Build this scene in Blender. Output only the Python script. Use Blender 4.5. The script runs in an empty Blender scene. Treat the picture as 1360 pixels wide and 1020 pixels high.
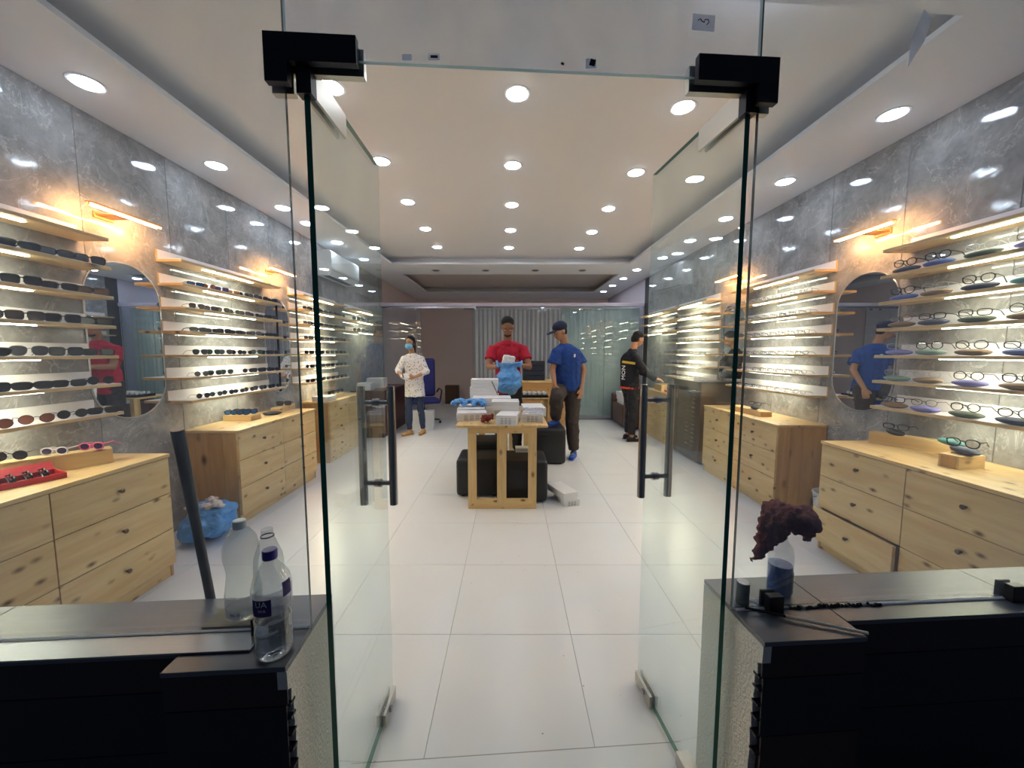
import bpy, bmesh, math, random
from mathutils import Vector, Matrix, noise
random.seed(7)
PI = math.pi
S = bpy.context.scene
COL = S.collection

# ------------------------------------------------------------------ camera, world, exposure
cam_d = bpy.data.cameras.new('camera'); cam = bpy.data.objects.new('camera', cam_d); COL.objects.link(cam)
F_PX = 495.0; PITCH = math.atan(42/495)
cam_d.sensor_fit = 'HORIZONTAL'; cam_d.sensor_width = 36.0; cam_d.lens = 36.0*F_PX/1360.0
cam_d.shift_x = (680-678)/1360.0
cam_d.clip_start = 0.02
cam.location = (0, 0, 1.4); cam.rotation_euler = (PI/2-PITCH, 0, 0)
S.camera = cam
w = bpy.data.worlds.new('world'); S.world = w; w.use_nodes = True
w.node_tree.nodes['Background'].inputs[0].default_value = (0.30, 0.38, 0.55, 1)
w.node_tree.nodes['Background'].inputs[1].default_value = 0.05
S.view_settings.view_transform = 'Standard'; S.view_settings.look = 'None'
S.view_settings.gamma = 1.0; S.view_settings.use_curve_mapping = False
S.view_settings.exposure = 0.75
try:
    S.cycles.use_denoising = True
    S.cycles.max_bounces = 10; S.cycles.diffuse_bounces = 5; S.cycles.glossy_bounces = 5
    S.cycles.transparent_max_bounces = 24; S.cycles.transmission_bounces = 6
    S.cycles.sample_clamp_indirect = 12.0; S.cycles.caustics_reflective = False; S.cycles.caustics_refractive = False
except Exception: pass
L_DOWN = 30.0      # radiance of ceiling downlights
L_LED = 28.0       # shelf strips
L_PIC = 180.0        # hidden strip added inside the picture lights

# ------------------------------------------------------------------ materials
def new_mat(name):
    m = bpy.data.materials.new(name); m.use_nodes = True
    nt = m.node_tree; b = nt.nodes['Principled BSDF']
    return m, nt, b
def srgb(r, g, b):
    f = lambda c: (c/255)/12.92 if c/255 <= .04045 else ((c/255+.055)/1.055)**2.4
    return (f(r), f(g), f(b), 1)
def N(nt, typ, **kw):
    n = nt.nodes.new(typ)
    for k, v in kw.items():
        if k in n.inputs: n.inputs[k].default_value = v
        else: setattr(n, k, v)
    return n
def plain(name, col, rough=.5, metal=0, bump=0, bscale=60, var=0, spec=.5, coat=0):
    m, nt, b = new_mat(name)
    b.inputs['Base Color'].default_value = col; b.inputs['Roughness'].default_value = rough
    b.inputs['Metallic'].default_value = metal; b.inputs['Specular IOR Level'].default_value = spec
    b.inputs['Coat Weight'].default_value = coat
    if bump or var:
        tc = N(nt, 'ShaderNodeTexCoord'); nz = N(nt, 'ShaderNodeTexNoise', Scale=bscale, Detail=4.0)
        nt.links.new(tc.outputs['Object'], nz.inputs['Vector'])
        if bump:
            bp = N(nt, 'ShaderNodeBump', Strength=bump, Distance=.01)
            nt.links.new(nz.outputs['Fac'], bp.inputs['Height']); nt.links.new(bp.outputs[0], b.inputs['Normal'])
        if var:
            nz2 = N(nt, 'ShaderNodeTexNoise', Scale=bscale*.15, Detail=5.0)
            nt.links.new(tc.outputs['Object'], nz2.inputs['Vector'])
            mx = N(nt, 'ShaderNodeMix', data_type='RGBA'); 
            mx.inputs[6].default_value = tuple(c*(1-var) for c in col[:3])+(1,)
            mx.inputs[7].default_value = tuple(min(1, c*(1+var)) for c in col[:3])+(1,)
            nt.links.new(nz2.outputs['Fac'], mx.inputs[0]); nt.links.new(mx.outputs[2], b.inputs['Base Color'])
    return m
def emit(name, col, strength):
    m, nt, b = new_mat(name)
    b.inputs['Base Color'].default_value = (.8, .8, .8, 1)
    b.inputs['Emission Color'].default_value = col; b.inputs['Emission Strength'].default_value = strength
    return m
def wood(name, axis='y', base=(238, 206, 150), dark=(204, 162, 104), knot=(96, 64, 36), rough=.45, ksc=1.0):
    m, nt, b = new_mat(name)
    tc = N(nt, 'ShaderNodeTexCoord'); oi = N(nt, 'ShaderNodeObjectInfo')
    mp = N(nt, 'ShaderNodeMapping')
    s = {'x': (1.0, 9, 9), 'y': (9, 1.0, 9), 'z': (9, 9, 1.0)}[axis]
    mp.inputs['Scale'].default_value = s
    off = N(nt, 'ShaderNodeVectorMath', operation='ADD')
    sc = N(nt, 'ShaderNodeVectorMath', operation='SCALE'); sc.inputs[3].default_value = 17.0
    cmb = N(nt, 'ShaderNodeCombineXYZ')
    for k in range(3): nt.links.new(oi.outputs['Random'], cmb.inputs[k])
    nt.links.new(cmb.outputs[0], sc.inputs[0]); nt.links.new(tc.outputs['Object'], off.inputs[0]); nt.links.new(sc.outputs[0], off.inputs[1])
    nt.links.new(off.outputs[0], mp.inputs['Vector'])
    nz = N(nt, 'ShaderNodeTexNoise', Scale=1.6, Detail=6.0, Roughness=.6, Distortion=.6); nt.links.new(mp.outputs[0], nz.inputs['Vector'])
    wv = N(nt, 'ShaderNodeTexNoise', Scale=9.0, Detail=2.0); nt.links.new(mp.outputs[0], wv.inputs['Vector'])
    rp = N(nt, 'ShaderNodeValToRGB'); rp.color_ramp.elements[0].position = .35; rp.color_ramp.elements[1].position = .62
    rp.color_ramp.elements[0].color = srgb(*base); rp.color_ramp.elements[1].color = srgb(*tuple(int(.5*a+.5*c) for a, c in zip(base, dark)))
    nt.links.new(nz.outputs['Fac'], rp.inputs[0])
    mx = N(nt, 'ShaderNodeMix', data_type='RGBA', blend_type='MULTIPLY'); mx.inputs[0].default_value = .18
    nt.links.new(rp.outputs[0], mx.inputs[6]); nt.links.new(wv.outputs['Color'], mx.inputs[7])
    # knots
    mp2 = N(nt, 'ShaderNodeMapping'); t = {'x': (.55, 1, 1), 'y': (1, .55, 1), 'z': (1, 1, .55)}[axis]
    mp2.inputs['Scale'].default_value = tuple(13*ksc*a for a in t); nt.links.new(off.outputs[0], mp2.inputs['Vector'])
    vo = N(nt, 'ShaderNodeTexVoronoi', Scale=1.0, Randomness=1.0); nt.links.new(mp2.outputs[0], vo.inputs['Vector'])
    r2 = N(nt, 'ShaderNodeValToRGB'); r2.color_ramp.elements[0].position = .04; r2.color_ramp.elements[1].position = .22
    r2.color_ramp.elements[0].color = (1, 1, 1, 1); r2.color_ramp.elements[1].color = (0, 0, 0, 1)
    nt.links.new(vo.outputs['Distance'], r2.inputs[0])
    m2 = N(nt, 'ShaderNodeMix', data_type='RGBA'); nt.links.new(r2.outputs[0], m2.inputs[0])
    nt.links.new(mx.outputs[2], m2.inputs[6]); m2.inputs[7].default_value = srgb(*knot)
    nt.links.new(m2.outputs[2], b.inputs['Base Color']); b.inputs['Roughness'].default_value = rough
    return m
def marble(name, base, light, vein, rough=.1, scale=1.0, bump=.05):
    m, nt, b = new_mat(name)
    tc = N(nt, 'ShaderNodeTexCoord'); oi = N(nt, 'ShaderNodeObjectInfo')
    cmb = N(nt, 'ShaderNodeCombineXYZ'); nt.links.new(oi.outputs['Random'], cmb.inputs[0]); nt.links.new(oi.outputs['Random'], cmb.inputs[2])
    sc = N(nt, 'ShaderNodeVectorMath', operation='SCALE'); sc.inputs[3].default_value = 11.0; nt.links.new(cmb.outputs[0], sc.inputs[0])
    off = N(nt, 'ShaderNodeVectorMath', operation='ADD'); nt.links.new(tc.outputs['Object'], off.inputs[0]); nt.links.new(sc.outputs[0], off.inputs[1])
    n1 = N(nt, 'ShaderNodeTexNoise', Scale=6.0*scale, Detail=12.0, Roughness=.75, Distortion=.25); nt.links.new(off.outputs[0], n1.inputs['Vector'])
    n2 = N(nt, 'ShaderNodeTexNoise', Scale=3.4*scale, Detail=7.0, Roughness=.62, Distortion=1.3); nt.links.new(off.outputs[0], n2.inputs['Vector'])
    rp = N(nt, 'ShaderNodeValToRGB'); rp.color_ramp.elements[0].position = .34; rp.color_ramp.elements[1].position = .64
    rp.color_ramp.elements[0].color = base; rp.color_ramp.elements[1].color = light
    nt.links.new(n1.outputs['Fac'], rp.inputs[0])
    # thin veins where n2 passes .5
    su = N(nt, 'ShaderNodeMath', operation='SUBTRACT'); su.inputs[1].default_value = .5; nt.links.new(n2.outputs['Fac'], su.inputs[0])
    ab = N(nt, 'ShaderNodeMath', operation='ABSOLUTE'); nt.links.new(su.outputs[0], ab.inputs[0])
    r2 = N(nt, 'ShaderNodeValToRGB'); r2.color_ramp.elements[0].position = 0; r2.color_ramp.elements[1].position = .008
    r2.color_ramp.elements[0].color = (.5, .5, .5, 1); r2.color_ramp.elements[1].color = (0, 0, 0, 1); nt.links.new(ab.outputs[0], r2.inputs[0])
    m2 = N(nt, 'ShaderNodeMix', data_type='RGBA'); nt.links.new(r2.outputs[0], m2.inputs[0]); nt.links.new(rp.outputs[0], m2.inputs[6]); m2.inputs[7].default_value = vein
    nt.links.new(m2.outputs[2], b.inputs['Base Color'])
    b.inputs['Roughness'].default_value = rough
    if bump:
        n3 = N(nt, 'ShaderNodeTexNoise', Scale=9.0, Detail=2.0); nt.links.new(off.outputs[0], n3.inputs['Vector'])
        bp = N(nt, 'ShaderNodeBump', Strength=bump, Distance=.02); nt.links.new(n3.outputs['Fac'], bp.inputs['Height']); nt.links.new(bp.outputs[0], b.inputs['Normal'])
    return m
def glass(name, tint=(.93, .97, .96), refl=1.0, dust=.03, dustcol=(.75, .8, .88), rough=.0, ior=1.5):
    # a thin pane: clear transmission with a slight tint, a fresnel reflection and a film of dust
    m = bpy.data.materials.new(name); m.use_nodes = True; nt = m.node_tree; nt.nodes.clear()
    out = N(nt, 'ShaderNodeOutputMaterial'); tr = N(nt, 'ShaderNodeBsdfTransparent'); tr.inputs[0].default_value = tint+(1,)
    gl = N(nt, 'ShaderNodeBsdfGlossy'); gl.inputs['Roughness'].default_value = rough; gl.inputs['Color'].default_value = (refl, refl, refl, 1)
    ior_v = ior; fr = N(nt, 'ShaderNodeFresnel', IOR=1.5)
    # fresnel for back faces must use the same value: take the facing-independent version
    geo = N(nt, 'ShaderNodeNewGeometry'); 
    ior = N(nt, 'ShaderNodeMix'); ior.inputs[2].default_value = ior_v; ior.inputs[3].default_value = 1/ior_v
    nt.links.new(geo.outputs['Backfacing'], ior.inputs[0]); nt.links.new(ior.outputs[0], fr.inputs['IOR'])
    m1 = N(nt, 'ShaderNodeMixShader'); nt.links.new(fr.outputs[0], m1.inputs[0]); nt.links.new(tr.outputs[0], m1.inputs[1]); nt.links.new(gl.outputs[0], m1.inputs[2])
    last = m1
    if dust:
        df = N(nt, 'ShaderNodeBsdfDiffuse'); df.inputs[0].default_value = dustcol+(1,)
        tl = N(nt, 'ShaderNodeBsdfTranslucent'); tl.inputs[0].default_value = dustcol+(1,)
        ad = N(nt, 'ShaderNodeMixShader'); ad.inputs[0].default_value = .6; nt.links.new(df.outputs[0], ad.inputs[1]); nt.links.new(tl.outputs[0], ad.inputs[2])
        tc = N(nt, 'ShaderNodeTexCoord'); mp = N(nt, 'ShaderNodeMapping'); mp.inputs['Scale'].default_value = (1, 1, .6); nt.links.new(tc.outputs['Object'], mp.inputs[0])
        nz = N(nt, 'ShaderNodeTexNoise', Scale=3.2, Detail=5.0, Distortion=.5); nt.links.new(mp.outputs[0], nz.inputs['Vector'])
        mr = N(nt, 'ShaderNodeMapRange'); mr.inputs[1].default_value = .35; mr.inputs[2].default_value = .75; mr.inputs[3].default_value = dust*.4; mr.inputs[4].default_value = dust*2.0
        nt.links.new(nz.outputs['Fac'], mr.inputs[0])
        m2 = N(nt, 'ShaderNodeMixShader'); nt.links.new(mr.outputs[0], m2.inputs[0]); nt.links.new(m1.outputs[0], m2.inputs[1]); nt.links.new(ad.outputs[0], m2.inputs[2])
        last = m2
    nt.links.new(last.outputs[0], out.inputs[0])
    return m

M = {}
M['ceil'] = plain('ceiling_paint', srgb(234, 237, 243), .6, var=.02, bscale=10)
M['ceil2'] = plain('ceiling_paint_tray', srgb(236, 235, 236), .6, var=.02, bscale=10)
M['tile'] = plain('white_floor_tile', srgb(224, 227, 233), .24, var=.03, bscale=25, spec=.5)
def specks(m):
    nt = m.node_tree; b = nt.nodes['Principled BSDF']; src = b.inputs['Base Color'].links[0].from_socket
    tc = N(nt, 'ShaderNodeTexCoord'); oi = N(nt, 'ShaderNodeObjectInfo'); cm = N(nt, 'ShaderNodeCombineXYZ'); nt.links.new(oi.outputs['Random'], cm.inputs[0]); nt.links.new(oi.outputs['Random'], cm.inputs[1])
    sc = N(nt, 'ShaderNodeVectorMath', operation='SCALE'); sc.inputs[3].default_value = 23.0; ad = N(nt, 'ShaderNodeVectorMath', operation='ADD')
    nt.links.new(cm.outputs[0], sc.inputs[0]); nt.links.new(tc.outputs['Object'], ad.inputs[0]); nt.links.new(sc.outputs[0], ad.inputs[1])
    vo = N(nt, 'ShaderNodeTexVoronoi', Scale=11.0, Randomness=1.0); nt.links.new(ad.outputs[0], vo.inputs['Vector'])
    lt = N(nt, 'ShaderNodeMath', operation='LESS_THAN'); lt.inputs[1].default_value = .035; nt.links.new(vo.outputs['Distance'], lt.inputs[0])
    mx = N(nt, 'ShaderNodeMix', data_type='RGBA'); nt.links.new(lt.outputs[0], mx.inputs[0]); nt.links.new(src, mx.inputs[6]); mx.inputs[7].default_value = srgb(150, 150, 152); nt.links.new(mx.outputs[2], b.inputs['Base Color'])
specks(M['tile'])
M['grout'] = plain('grey_grout', srgb(160, 162, 165), .8)
M['stone'] = marble('grey_marble_panel', srgb(126, 124, 124), srgb(170, 168, 167), srgb(228, 227, 226), .07, 1.0, .05)
M['seam'] = plain('panel_seam', srgb(60, 60, 60), .8)
M['backwall'] = plain('brown_pink_wall', srgb(232, 212, 204), .8, var=.03, bscale=8)
M['whitewall'] = plain('white_wall_lavender_lit', srgb(196, 188, 200), .7)  # white wall; the lavender light on it is put into the colour
M['pine_y'] = wood('pine_along_y', 'y'); M['pine_x'] = wood('pine_along_x', 'x'); M['pine_z'] = wood('pine_along_z', 'z', ksc=.8)
M['pine_side'] = wood('pine_side', 'z', base=(214, 172, 116), dark=(176, 132, 82), ksc=.5)
M['shelf_wood'] = wood('shelf_wood', 'y', base=(228, 196, 144), ksc=.6)
M['orange_end'] = plain('warm_wood_end', srgb(190, 134, 76), .5)
M['white'] = plain('white_laminate', srgb(232, 228, 230), .35)
M['card'] = plain('white_card', srgb(226, 226, 230), .55, var=.04, bscale=40)
M['card_print'] = plain('grey_print', srgb(150, 150, 155), .7)
M['black'] = plain('black_satin', srgb(24, 22, 28), .35)
M['blackmetal'] = plain('black_metal_cover', srgb(20, 18, 34), .42, metal=.2)
M['chrome'] = plain('brushed_steel', srgb(170, 170, 175), .22, metal=1)
M['darksteel'] = plain('polished_dark_steel', srgb(168, 166, 170), .2, metal=1)
M['alu'] = plain('aluminium', srgb(150, 156, 166), .35, metal=.6, bump=.05)
M['nickel'] = plain('satin_nickel', srgb(190, 185, 175), .3, metal=.9)
M['glass'] = glass('clear_glass', (.91, .955, .995), dust=.035, dustcol=(.72, .80, 1.0)); M['glasstop'] = glass('transom_glass', (.90, .945, .995), dust=.11, dustcol=(.72, .80, 1.0))
M['doorglass'] = glass('door_glass', (.915, .965, .965), dust=.035, dustcol=(.78, .9, .95))
M['glassedge'] = plain('green_glass_edge', srgb(0, 110, 92), .15, spec=.6)
M['glassedge2'] = plain('dark_glass_edge', srgb(52, 66, 72), .2)
M['edgelight'] = plain('pale_glass_edge', srgb(196, 232, 245), .15)
M['mirror'] = plain('mirror_silver', (.75, .78, .80, 1), .01, metal=1)
M['granite'] = plain('dark_grey_tile', srgb(98, 101, 112), .3, var=.18, bscale=30)
M['blackstone'] = plain('black_stone', srgb(44, 32, 34), .5, var=.2)
M['navypanel'] = plain('dark_navy_sheet', srgb(14, 12, 30), .5)
M['plaster'] = plain('grey_plaster', srgb(226, 222, 216), .9, bump=.5, bscale=120, var=.06)
M['mortar'] = plain('mortar', srgb(120, 116, 112), .9, bump=.6, bscale=90)
M['concrete'] = plain('threshold_concrete', srgb(128, 124, 122), .85, bump=.4, bscale=90, var=.15)
M['leather'] = plain('black_leather', srgb(30, 30, 34), .42, bump=.15, bscale=200)
M['brownleather'] = plain('brown_leather', srgb(86, 60, 52), .4)
M['mahogany'] = plain('dark_red_wood', srgb(70, 32, 28), .35)
M['skin'] = plain('brown_skin', srgb(150, 104, 78), .55); M['skin2'] = plain('light_brown_skin', srgb(176, 128, 98), .55)
M['hair'] = plain('black_hair', srgb(16, 12, 12), .75, bump=.8, bscale=150)
M['red'] = plain('red_cotton', srgb(176, 22, 52), .85, bump=.2, bscale=90); M['blue'] = plain('blue_cotton', srgb(28, 66, 138), .85, bump=.2, bscale=90)
M['trouser'] = plain('dark_brown_trousers', srgb(62, 52, 50), .85, bump=.2, bscale=80); M['dark'] = plain('dark_trousers', srgb(34, 32, 38), .85)
M['denim'] = plain('dark_denim', srgb(44, 56, 84), .85); M['navycap'] = plain('navy_cap', srgb(22, 28, 58), .8)
M['shoeblue'] = plain('blue_trainers', srgb(40, 90, 190), .5); M['tanshoe'] = plain('tan_shoe', srgb(190, 150, 96), .6)
M['mask'] = plain('blue_face_mask', srgb(120, 190, 224), .8); M['eye'] = plain('eye_white', srgb(225, 220, 215), .3); M['iris'] = plain('dark_iris', srgb(20, 14, 12), .3)
M['lips'] = plain('lips', srgb(130, 76, 66), .5)
M['chair'] = plain('blue_chair', srgb(34, 40, 110), .8); M['whiteplastic'] = plain('white_plastic', srgb(220, 222, 226), .4)
M['orange'] = plain('orange_red', srgb(216, 70, 40), .6); M['yellow'] = plain('yellow_print', srgb(214, 176, 60), .6); M['whiteprint'] = plain('white_print', srgb(235, 235, 235), .6)
M['tape'] = glass('white_tape', (.95, .95, 1.0), dust=1.2, dustcol=(.92, .94, 1)); M['redcard'] = plain('red_card_box', srgb(200, 40, 44), .5); M['pink'] = plain('pink_frame', srgb(226, 90, 140), .4)
M['brown'] = plain('brown_board', srgb(90, 66, 48), .7); M['tan'] = plain('brown_cardboard', srgb(136, 122, 104), .7)
M['knob'] = plain('knob_glass', srgb(112, 92, 74), .15, metal=.5)
M['bucket'] = plain('white_bucket', srgb(205, 208, 206), .45)
M['capblue'] = plain('blue_bottle_cap', srgb(52, 46, 150), .4); M['label'] = plain('navy_label', srgb(44, 34, 110), .5); M['labelpale'] = plain('pale_label', srgb(150, 150, 166), .5)
M['capwhite'] = plain('white_bottle_cap', srgb(226, 228, 230), .4); M['liquid'] = plain('blue_liquid', srgb(20, 96, 190), .2); M['green'] = plain('green_plastic', srgb(60, 120, 110), .4)
M['maroon'] = plain('maroon_checked_cloth', srgb(150, 80, 76), .95, bump=.6, bscale=160, var=.35)
M['rust'] = plain('rusty_stained_pipe', srgb(44, 38, 34), .5, var=.9, bscale=420)
M['copper'] = plain('worn_wood_strip', srgb(240, 226, 214), .4)
M['rail'] = plain('lavender_rail', srgb(222, 212, 230), .4); M['blind'] = plain('pale_blind', srgb(246, 238, 224), .7)
M['blindgreen'] = plain('pale_green_blind', srgb(196, 206, 192), .55)
M['ac'] = plain('ac_white', srgb(230, 232, 236), .35); M['acdark'] = plain('ac_slot', srgb(60, 64, 70), .5)
M['unlit'] = plain('unlit_diffuser', srgb(120, 112, 108), .5); M['trim'] = plain('white_trim', srgb(235, 235, 238), .4)
M['down'] = emit('downlight', (.83, .91, 1, 1), L_DOWN); M['led'] = emit('led_strip', (1, .97, .70, 1), L_LED); M['pic'] = emit('picture_tube', (1, .50, .22, 1), 3.0); M['picfill'] = emit('picture_fill_emitter', (1, .50, .17, 1), L_PIC)
M['cleareye'] = glass('lens_glass', (.97, .97, .97), dust=0)
M['bottle'] = glass('clear_pet', (.90, .915, .93), dust=.07, dustcol=(.8, .82, .85), ior=2.0); M['bottlecloud'] = glass('cloudy_pet', (.86, .88, .88), dust=.16, dustcol=(.85, .87, .87))
M['silverrim'] = plain('mirror_edge', srgb(190, 190, 190), .3, metal=.7)
def bagmat(name, col):
    m, nt, b = new_mat(name); b.inputs['Base Color'].default_value = col; b.inputs['Roughness'].default_value = .3
    b.inputs['Transmission Weight'].default_value = 0; b.inputs['Subsurface Weight'].default_value = 0
    tc = N(nt, 'ShaderNodeTexCoord'); nz = N(nt, 'ShaderNodeTexNoise', Scale=14.0, Detail=5.0, Distortion=1.5); nt.links.new(tc.outputs['Object'], nz.inputs['Vector'])
    bp = N(nt, 'ShaderNodeBump', Strength=.8, Distance=.02); nt.links.new(nz.outputs['Fac'], bp.inputs['Height']); nt.links.new(bp.outputs[0], b.inputs['Normal'])
    return m
M['bag'] = bagmat('blue_plastic_bag', srgb(92, 158, 226)); M['bagpale'] = bagmat('pale_plastic', srgb(222, 208, 200))
def dotted(name, base, dot, scale=60):
    m, nt, b = new_mat(name)
    tc = N(nt, 'ShaderNodeTexCoord'); vo = N(nt, 'ShaderNodeTexVoronoi', Scale=scale, Randomness=1.0); nt.links.new(tc.outputs['Object'], vo.inputs['Vector'])
    rp = N(nt, 'ShaderNodeValToRGB'); rp.color_ramp.elements[0].position = .18; rp.color_ramp.elements[0].color = dot; rp.color_ramp.elements[1].position = .32; rp.color_ramp.elements[1].color = base
    nt.links.new(vo.outputs['Distance'], rp.inputs[0]); nt.links.new(rp.outputs[0], b.inputs['Base Color']); b.inputs['Roughness'].default_value = .85
    return m
M['kurta'] = dotted('white_kurta_with_grey_print', srgb(226, 222, 222), srgb(70, 70, 80), 30)

# ------------------------------------------------------------------ mesh helpers
class MB:
    def __init__(s): s.v = []; s.f = []; s.m = []
    def add(s, vs, fs, mi=0):
        o = len(s.v); s.v += [tuple(v) for v in vs]; s.f += [tuple(i+o for i in f) for f in fs]; s.m += [mi]*len(fs); return s
    def box(s, a, b, mi=0, bev=0, mat=None):
        x0, y0, z0 = a; x1, y1, z1 = b
        if bev > 0:
            bm = bmesh.new(); bmesh.ops.create_cube(bm, size=1.0)
            for v in bm.verts: v.co = Vector(((x0+x1)/2+v.co.x*(x1-x0), (y0+y1)/2+v.co.y*(y1-y0), (z0+z1)/2+v.co.z*(z1-z0)))
            bmesh.ops.bevel(bm, geom=bm.edges[:], offset=bev, segments=1 if bev < .01 else 3, affect='EDGES', profile=.5)
            vs = [v.co.copy() for v in bm.verts]; bm.verts.index_update(); fs = [[v.index for v in f.verts] for f in bm.faces]; bm.free()
        else:
            vs = [Vector(p) for p in [(x0,y0,z0),(x1,y0,z0),(x1,y1,z0),(x0,y1,z0),(x0,y0,z1),(x1,y0,z1),(x1,y1,z1),(x0,y1,z1)]]
            fs = [(0,3,2,1),(4,5,6,7),(0,1,5,4),(1,2,6,5),(2,3,7,6),(3,0,4,7)]
        if mat is not None: vs = [mat @ v for v in vs]
        return s.add(vs, fs, mi)
    def tube(s, pts, r, n=8, mi=0, closed=False, cap=True, squash=None):
        pts = [Vector(p) for p in pts]; rs = r if isinstance(r, (list, tuple)) else [r]*len(pts); K = len(pts); rings = []
        prev = None
        for i, p in enumerate(pts):
            if closed: d = pts[(i+1) % K]-pts[i-1]
            else: d = pts[min(i+1, K-1)]-pts[max(i-1, 0)]
            d = d.normalized() if d.length > 1e-9 else Vector((0, 0, 1))
            if prev is None:
                a = d.orthogonal().normalized()
                if abs(d.z) < .9: a = (Vector((0, 0, 1))-d*d.z).normalized()
            else: a = (prev-d*prev.dot(d)).normalized()
            prev = a; b = d.cross(a)
            rings.append([p+(a*math.cos(2*PI*k/n)+b*math.sin(2*PI*k/n))*rs[i] for k in range(n)])
        vs = [v for ring in rings for v in ring]; fs = []
        for i in range(K if closed else K-1):
            j = (i+1) % K
            for k in range(n): fs.append((i*n+k, i*n+(k+1) % n, j*n+(k+1) % n, j*n+k))
        if cap and not closed: fs.append(tuple(range(n))[::-1]); fs.append(tuple((K-1)*n+k for k in range(n)))
        return s.add(vs, fs, mi)
    def lathe(s, prof, n=20, c=(0, 0, 0), mi=0, a0=0, a1=2*PI):
        full = abs(a1-a0-2*PI) < 1e-6; m = n if full else n+1; vs = []; fs = []
        for r, z in prof:
            for k in range(m):
                a = a0+(a1-a0)*k/n; vs.append((c[0]+r*math.cos(a), c[1]+r*math.sin(a), c[2]+z))
        for i in range(len(prof)-1):
            for k in range(n):
                k2 = (k+1) % m if full else k+1
                fs.append((i*m+k, i*m+k2, (i+1)*m+k2, (i+1)*m+k))
        return s.add(vs, fs, mi)
    def prism(s, poly, axis, d0, d1, mi=0):
        # poly in the two other axes (in order), extruded along axis
        n = len(poly); ix = {'x': lambda p, d: (d, p[0], p[1]), 'y': lambda p, d: (p[0], d, p[1]), 'z': lambda p, d: (p[0], p[1], d)}[axis]
        vs = [ix(p, d0) for p in poly]+[ix(p, d1) for p in poly]
        fs = [tuple(range(n))[::-1], tuple(range(n, 2*n))]+[(i, (i+1) % n, n+(i+1) % n, n+i) for i in range(n)]
        return s.add(vs, fs, mi)
    def capsule(s, p0, p1, r0, r1, flat=None, fac=1.0, end0=True, end1=True, n=16):
        p0 = Vector(p0); p1 = Vector(p1); d = (p1-p0); L = d.length; d = d.normalized() if L > 1e-6 else Vector((0, 0, 1))
        a = d.orthogonal().normalized() if flat is None else Vector(flat); a = (a-d*a.dot(d)).normalized(); b = d.cross(a)
        rings = []
        if end0: rings += [(p0-d*r0*math.cos(t)*1.0, r0*math.sin(t)) for t in (.02, .4, .8, 1.2)]
        rings += [(p0, r0), (p0.lerp(p1, .5), (r0+r1)/2), (p1, r1)]
        if end1: rings += [(p1+d*r1*math.cos(t), r1*math.sin(t)) for t in (1.2, .8, .4, .02)]
        vs = []; fs = []
        for c, r in rings:
            for k in range(n):
                t = 2*PI*k/n; vs.append(c+a*(math.cos(t)*r*fac)+b*(math.sin(t)*r))
        R = len(rings)
        for i in range(R-1):
            for k in range(n): fs.append((i*n+k, i*n+(k+1) % n, (i+1)*n+(k+1) % n, (i+1)*n+k))
        fs.append(tuple(range(n))[::-1]); fs.append(tuple((R-1)*n+k for k in range(n)))
        return s.add(vs, fs)
    def ell(s, c, r, rot=None, n=16, m=10):
        vs = []; fs = []; R = rot or Matrix.Identity(3); c = Vector(c)
        for i in range(m+1):
            t = PI*i/m
            for k in range(n):
                a = 2*PI*k/n; vs.append(c+R @ Vector((r[0]*math.sin(t)*math.cos(a), r[1]*math.sin(t)*math.sin(a), r[2]*math.cos(t))))
        for i in range(m):
            for k in range(n): fs.append((i*n+k, (i+1)*n+k, (i+1)*n+(k+1) % n, i*n+(k+1) % n))
        return s.add(vs, fs)
    def mesh(s, name, mats, smooth=None):
        me = bpy.data.meshes.new(name); me.from_pydata(s.v, [], s.f)
        for m in (mats if isinstance(mats, (list, tuple)) else [mats]): me.materials.append(m)
        if any(s.m): me.polygons.foreach_set('material_index', s.m)
        bm = bmesh.new(); bm.from_mesh(me); bmesh.ops.remove_doubles(bm, verts=bm.verts, dist=1e-5)
        bmesh.ops.recalc_face_normals(bm, faces=bm.faces)
        if smooth is not None:
            for f in bm.faces: f.smooth = True
            for e in bm.edges:
                if len(e.link_faces) == 2 and e.calc_face_angle(0) > smooth: e.smooth = False
        bm.to_mesh(me); bm.free(); me.update()
        return me
def link(name, data, parent=None, loc=(0, 0, 0), rot=(0, 0, 0)):
    o = bpy.data.objects.new(name, data); COL.objects.link(o); o.location = loc; o.rotation_euler = rot
    if parent is not None: o.parent = parent
    return o
def obj(name, mb, mat, parent=None, loc=(0, 0, 0), rot=(0, 0, 0), smooth=None):
    return link(name, mb.mesh(name, mat, smooth), parent, loc, rot)
def tag(o, label, cat, group=None):
    o['label'] = label; o['category'] = cat
    if group: o['group'] = group
    return o
def thing(name, label, cat, loc=(0, 0, 0), rz=0, group=None):
    return tag(link(name, None, None, loc, (0, 0, rz)), label, cat, group)
def struct(o): o['kind'] = 'structure'; return o
def dup(root, loc, rz, label, group=None):
    r = root.copy(); COL.objects.link(r); r.location = loc; r.rotation_euler = (0, 0, rz); r['label'] = label
    if group: r['group'] = group
    for ch in list(root.children):
        c = ch.copy(); COL.objects.link(c); c.parent = r
        for g in list(ch.children):
            d = g.copy(); COL.objects.link(d); d.parent = c
    return r
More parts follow.
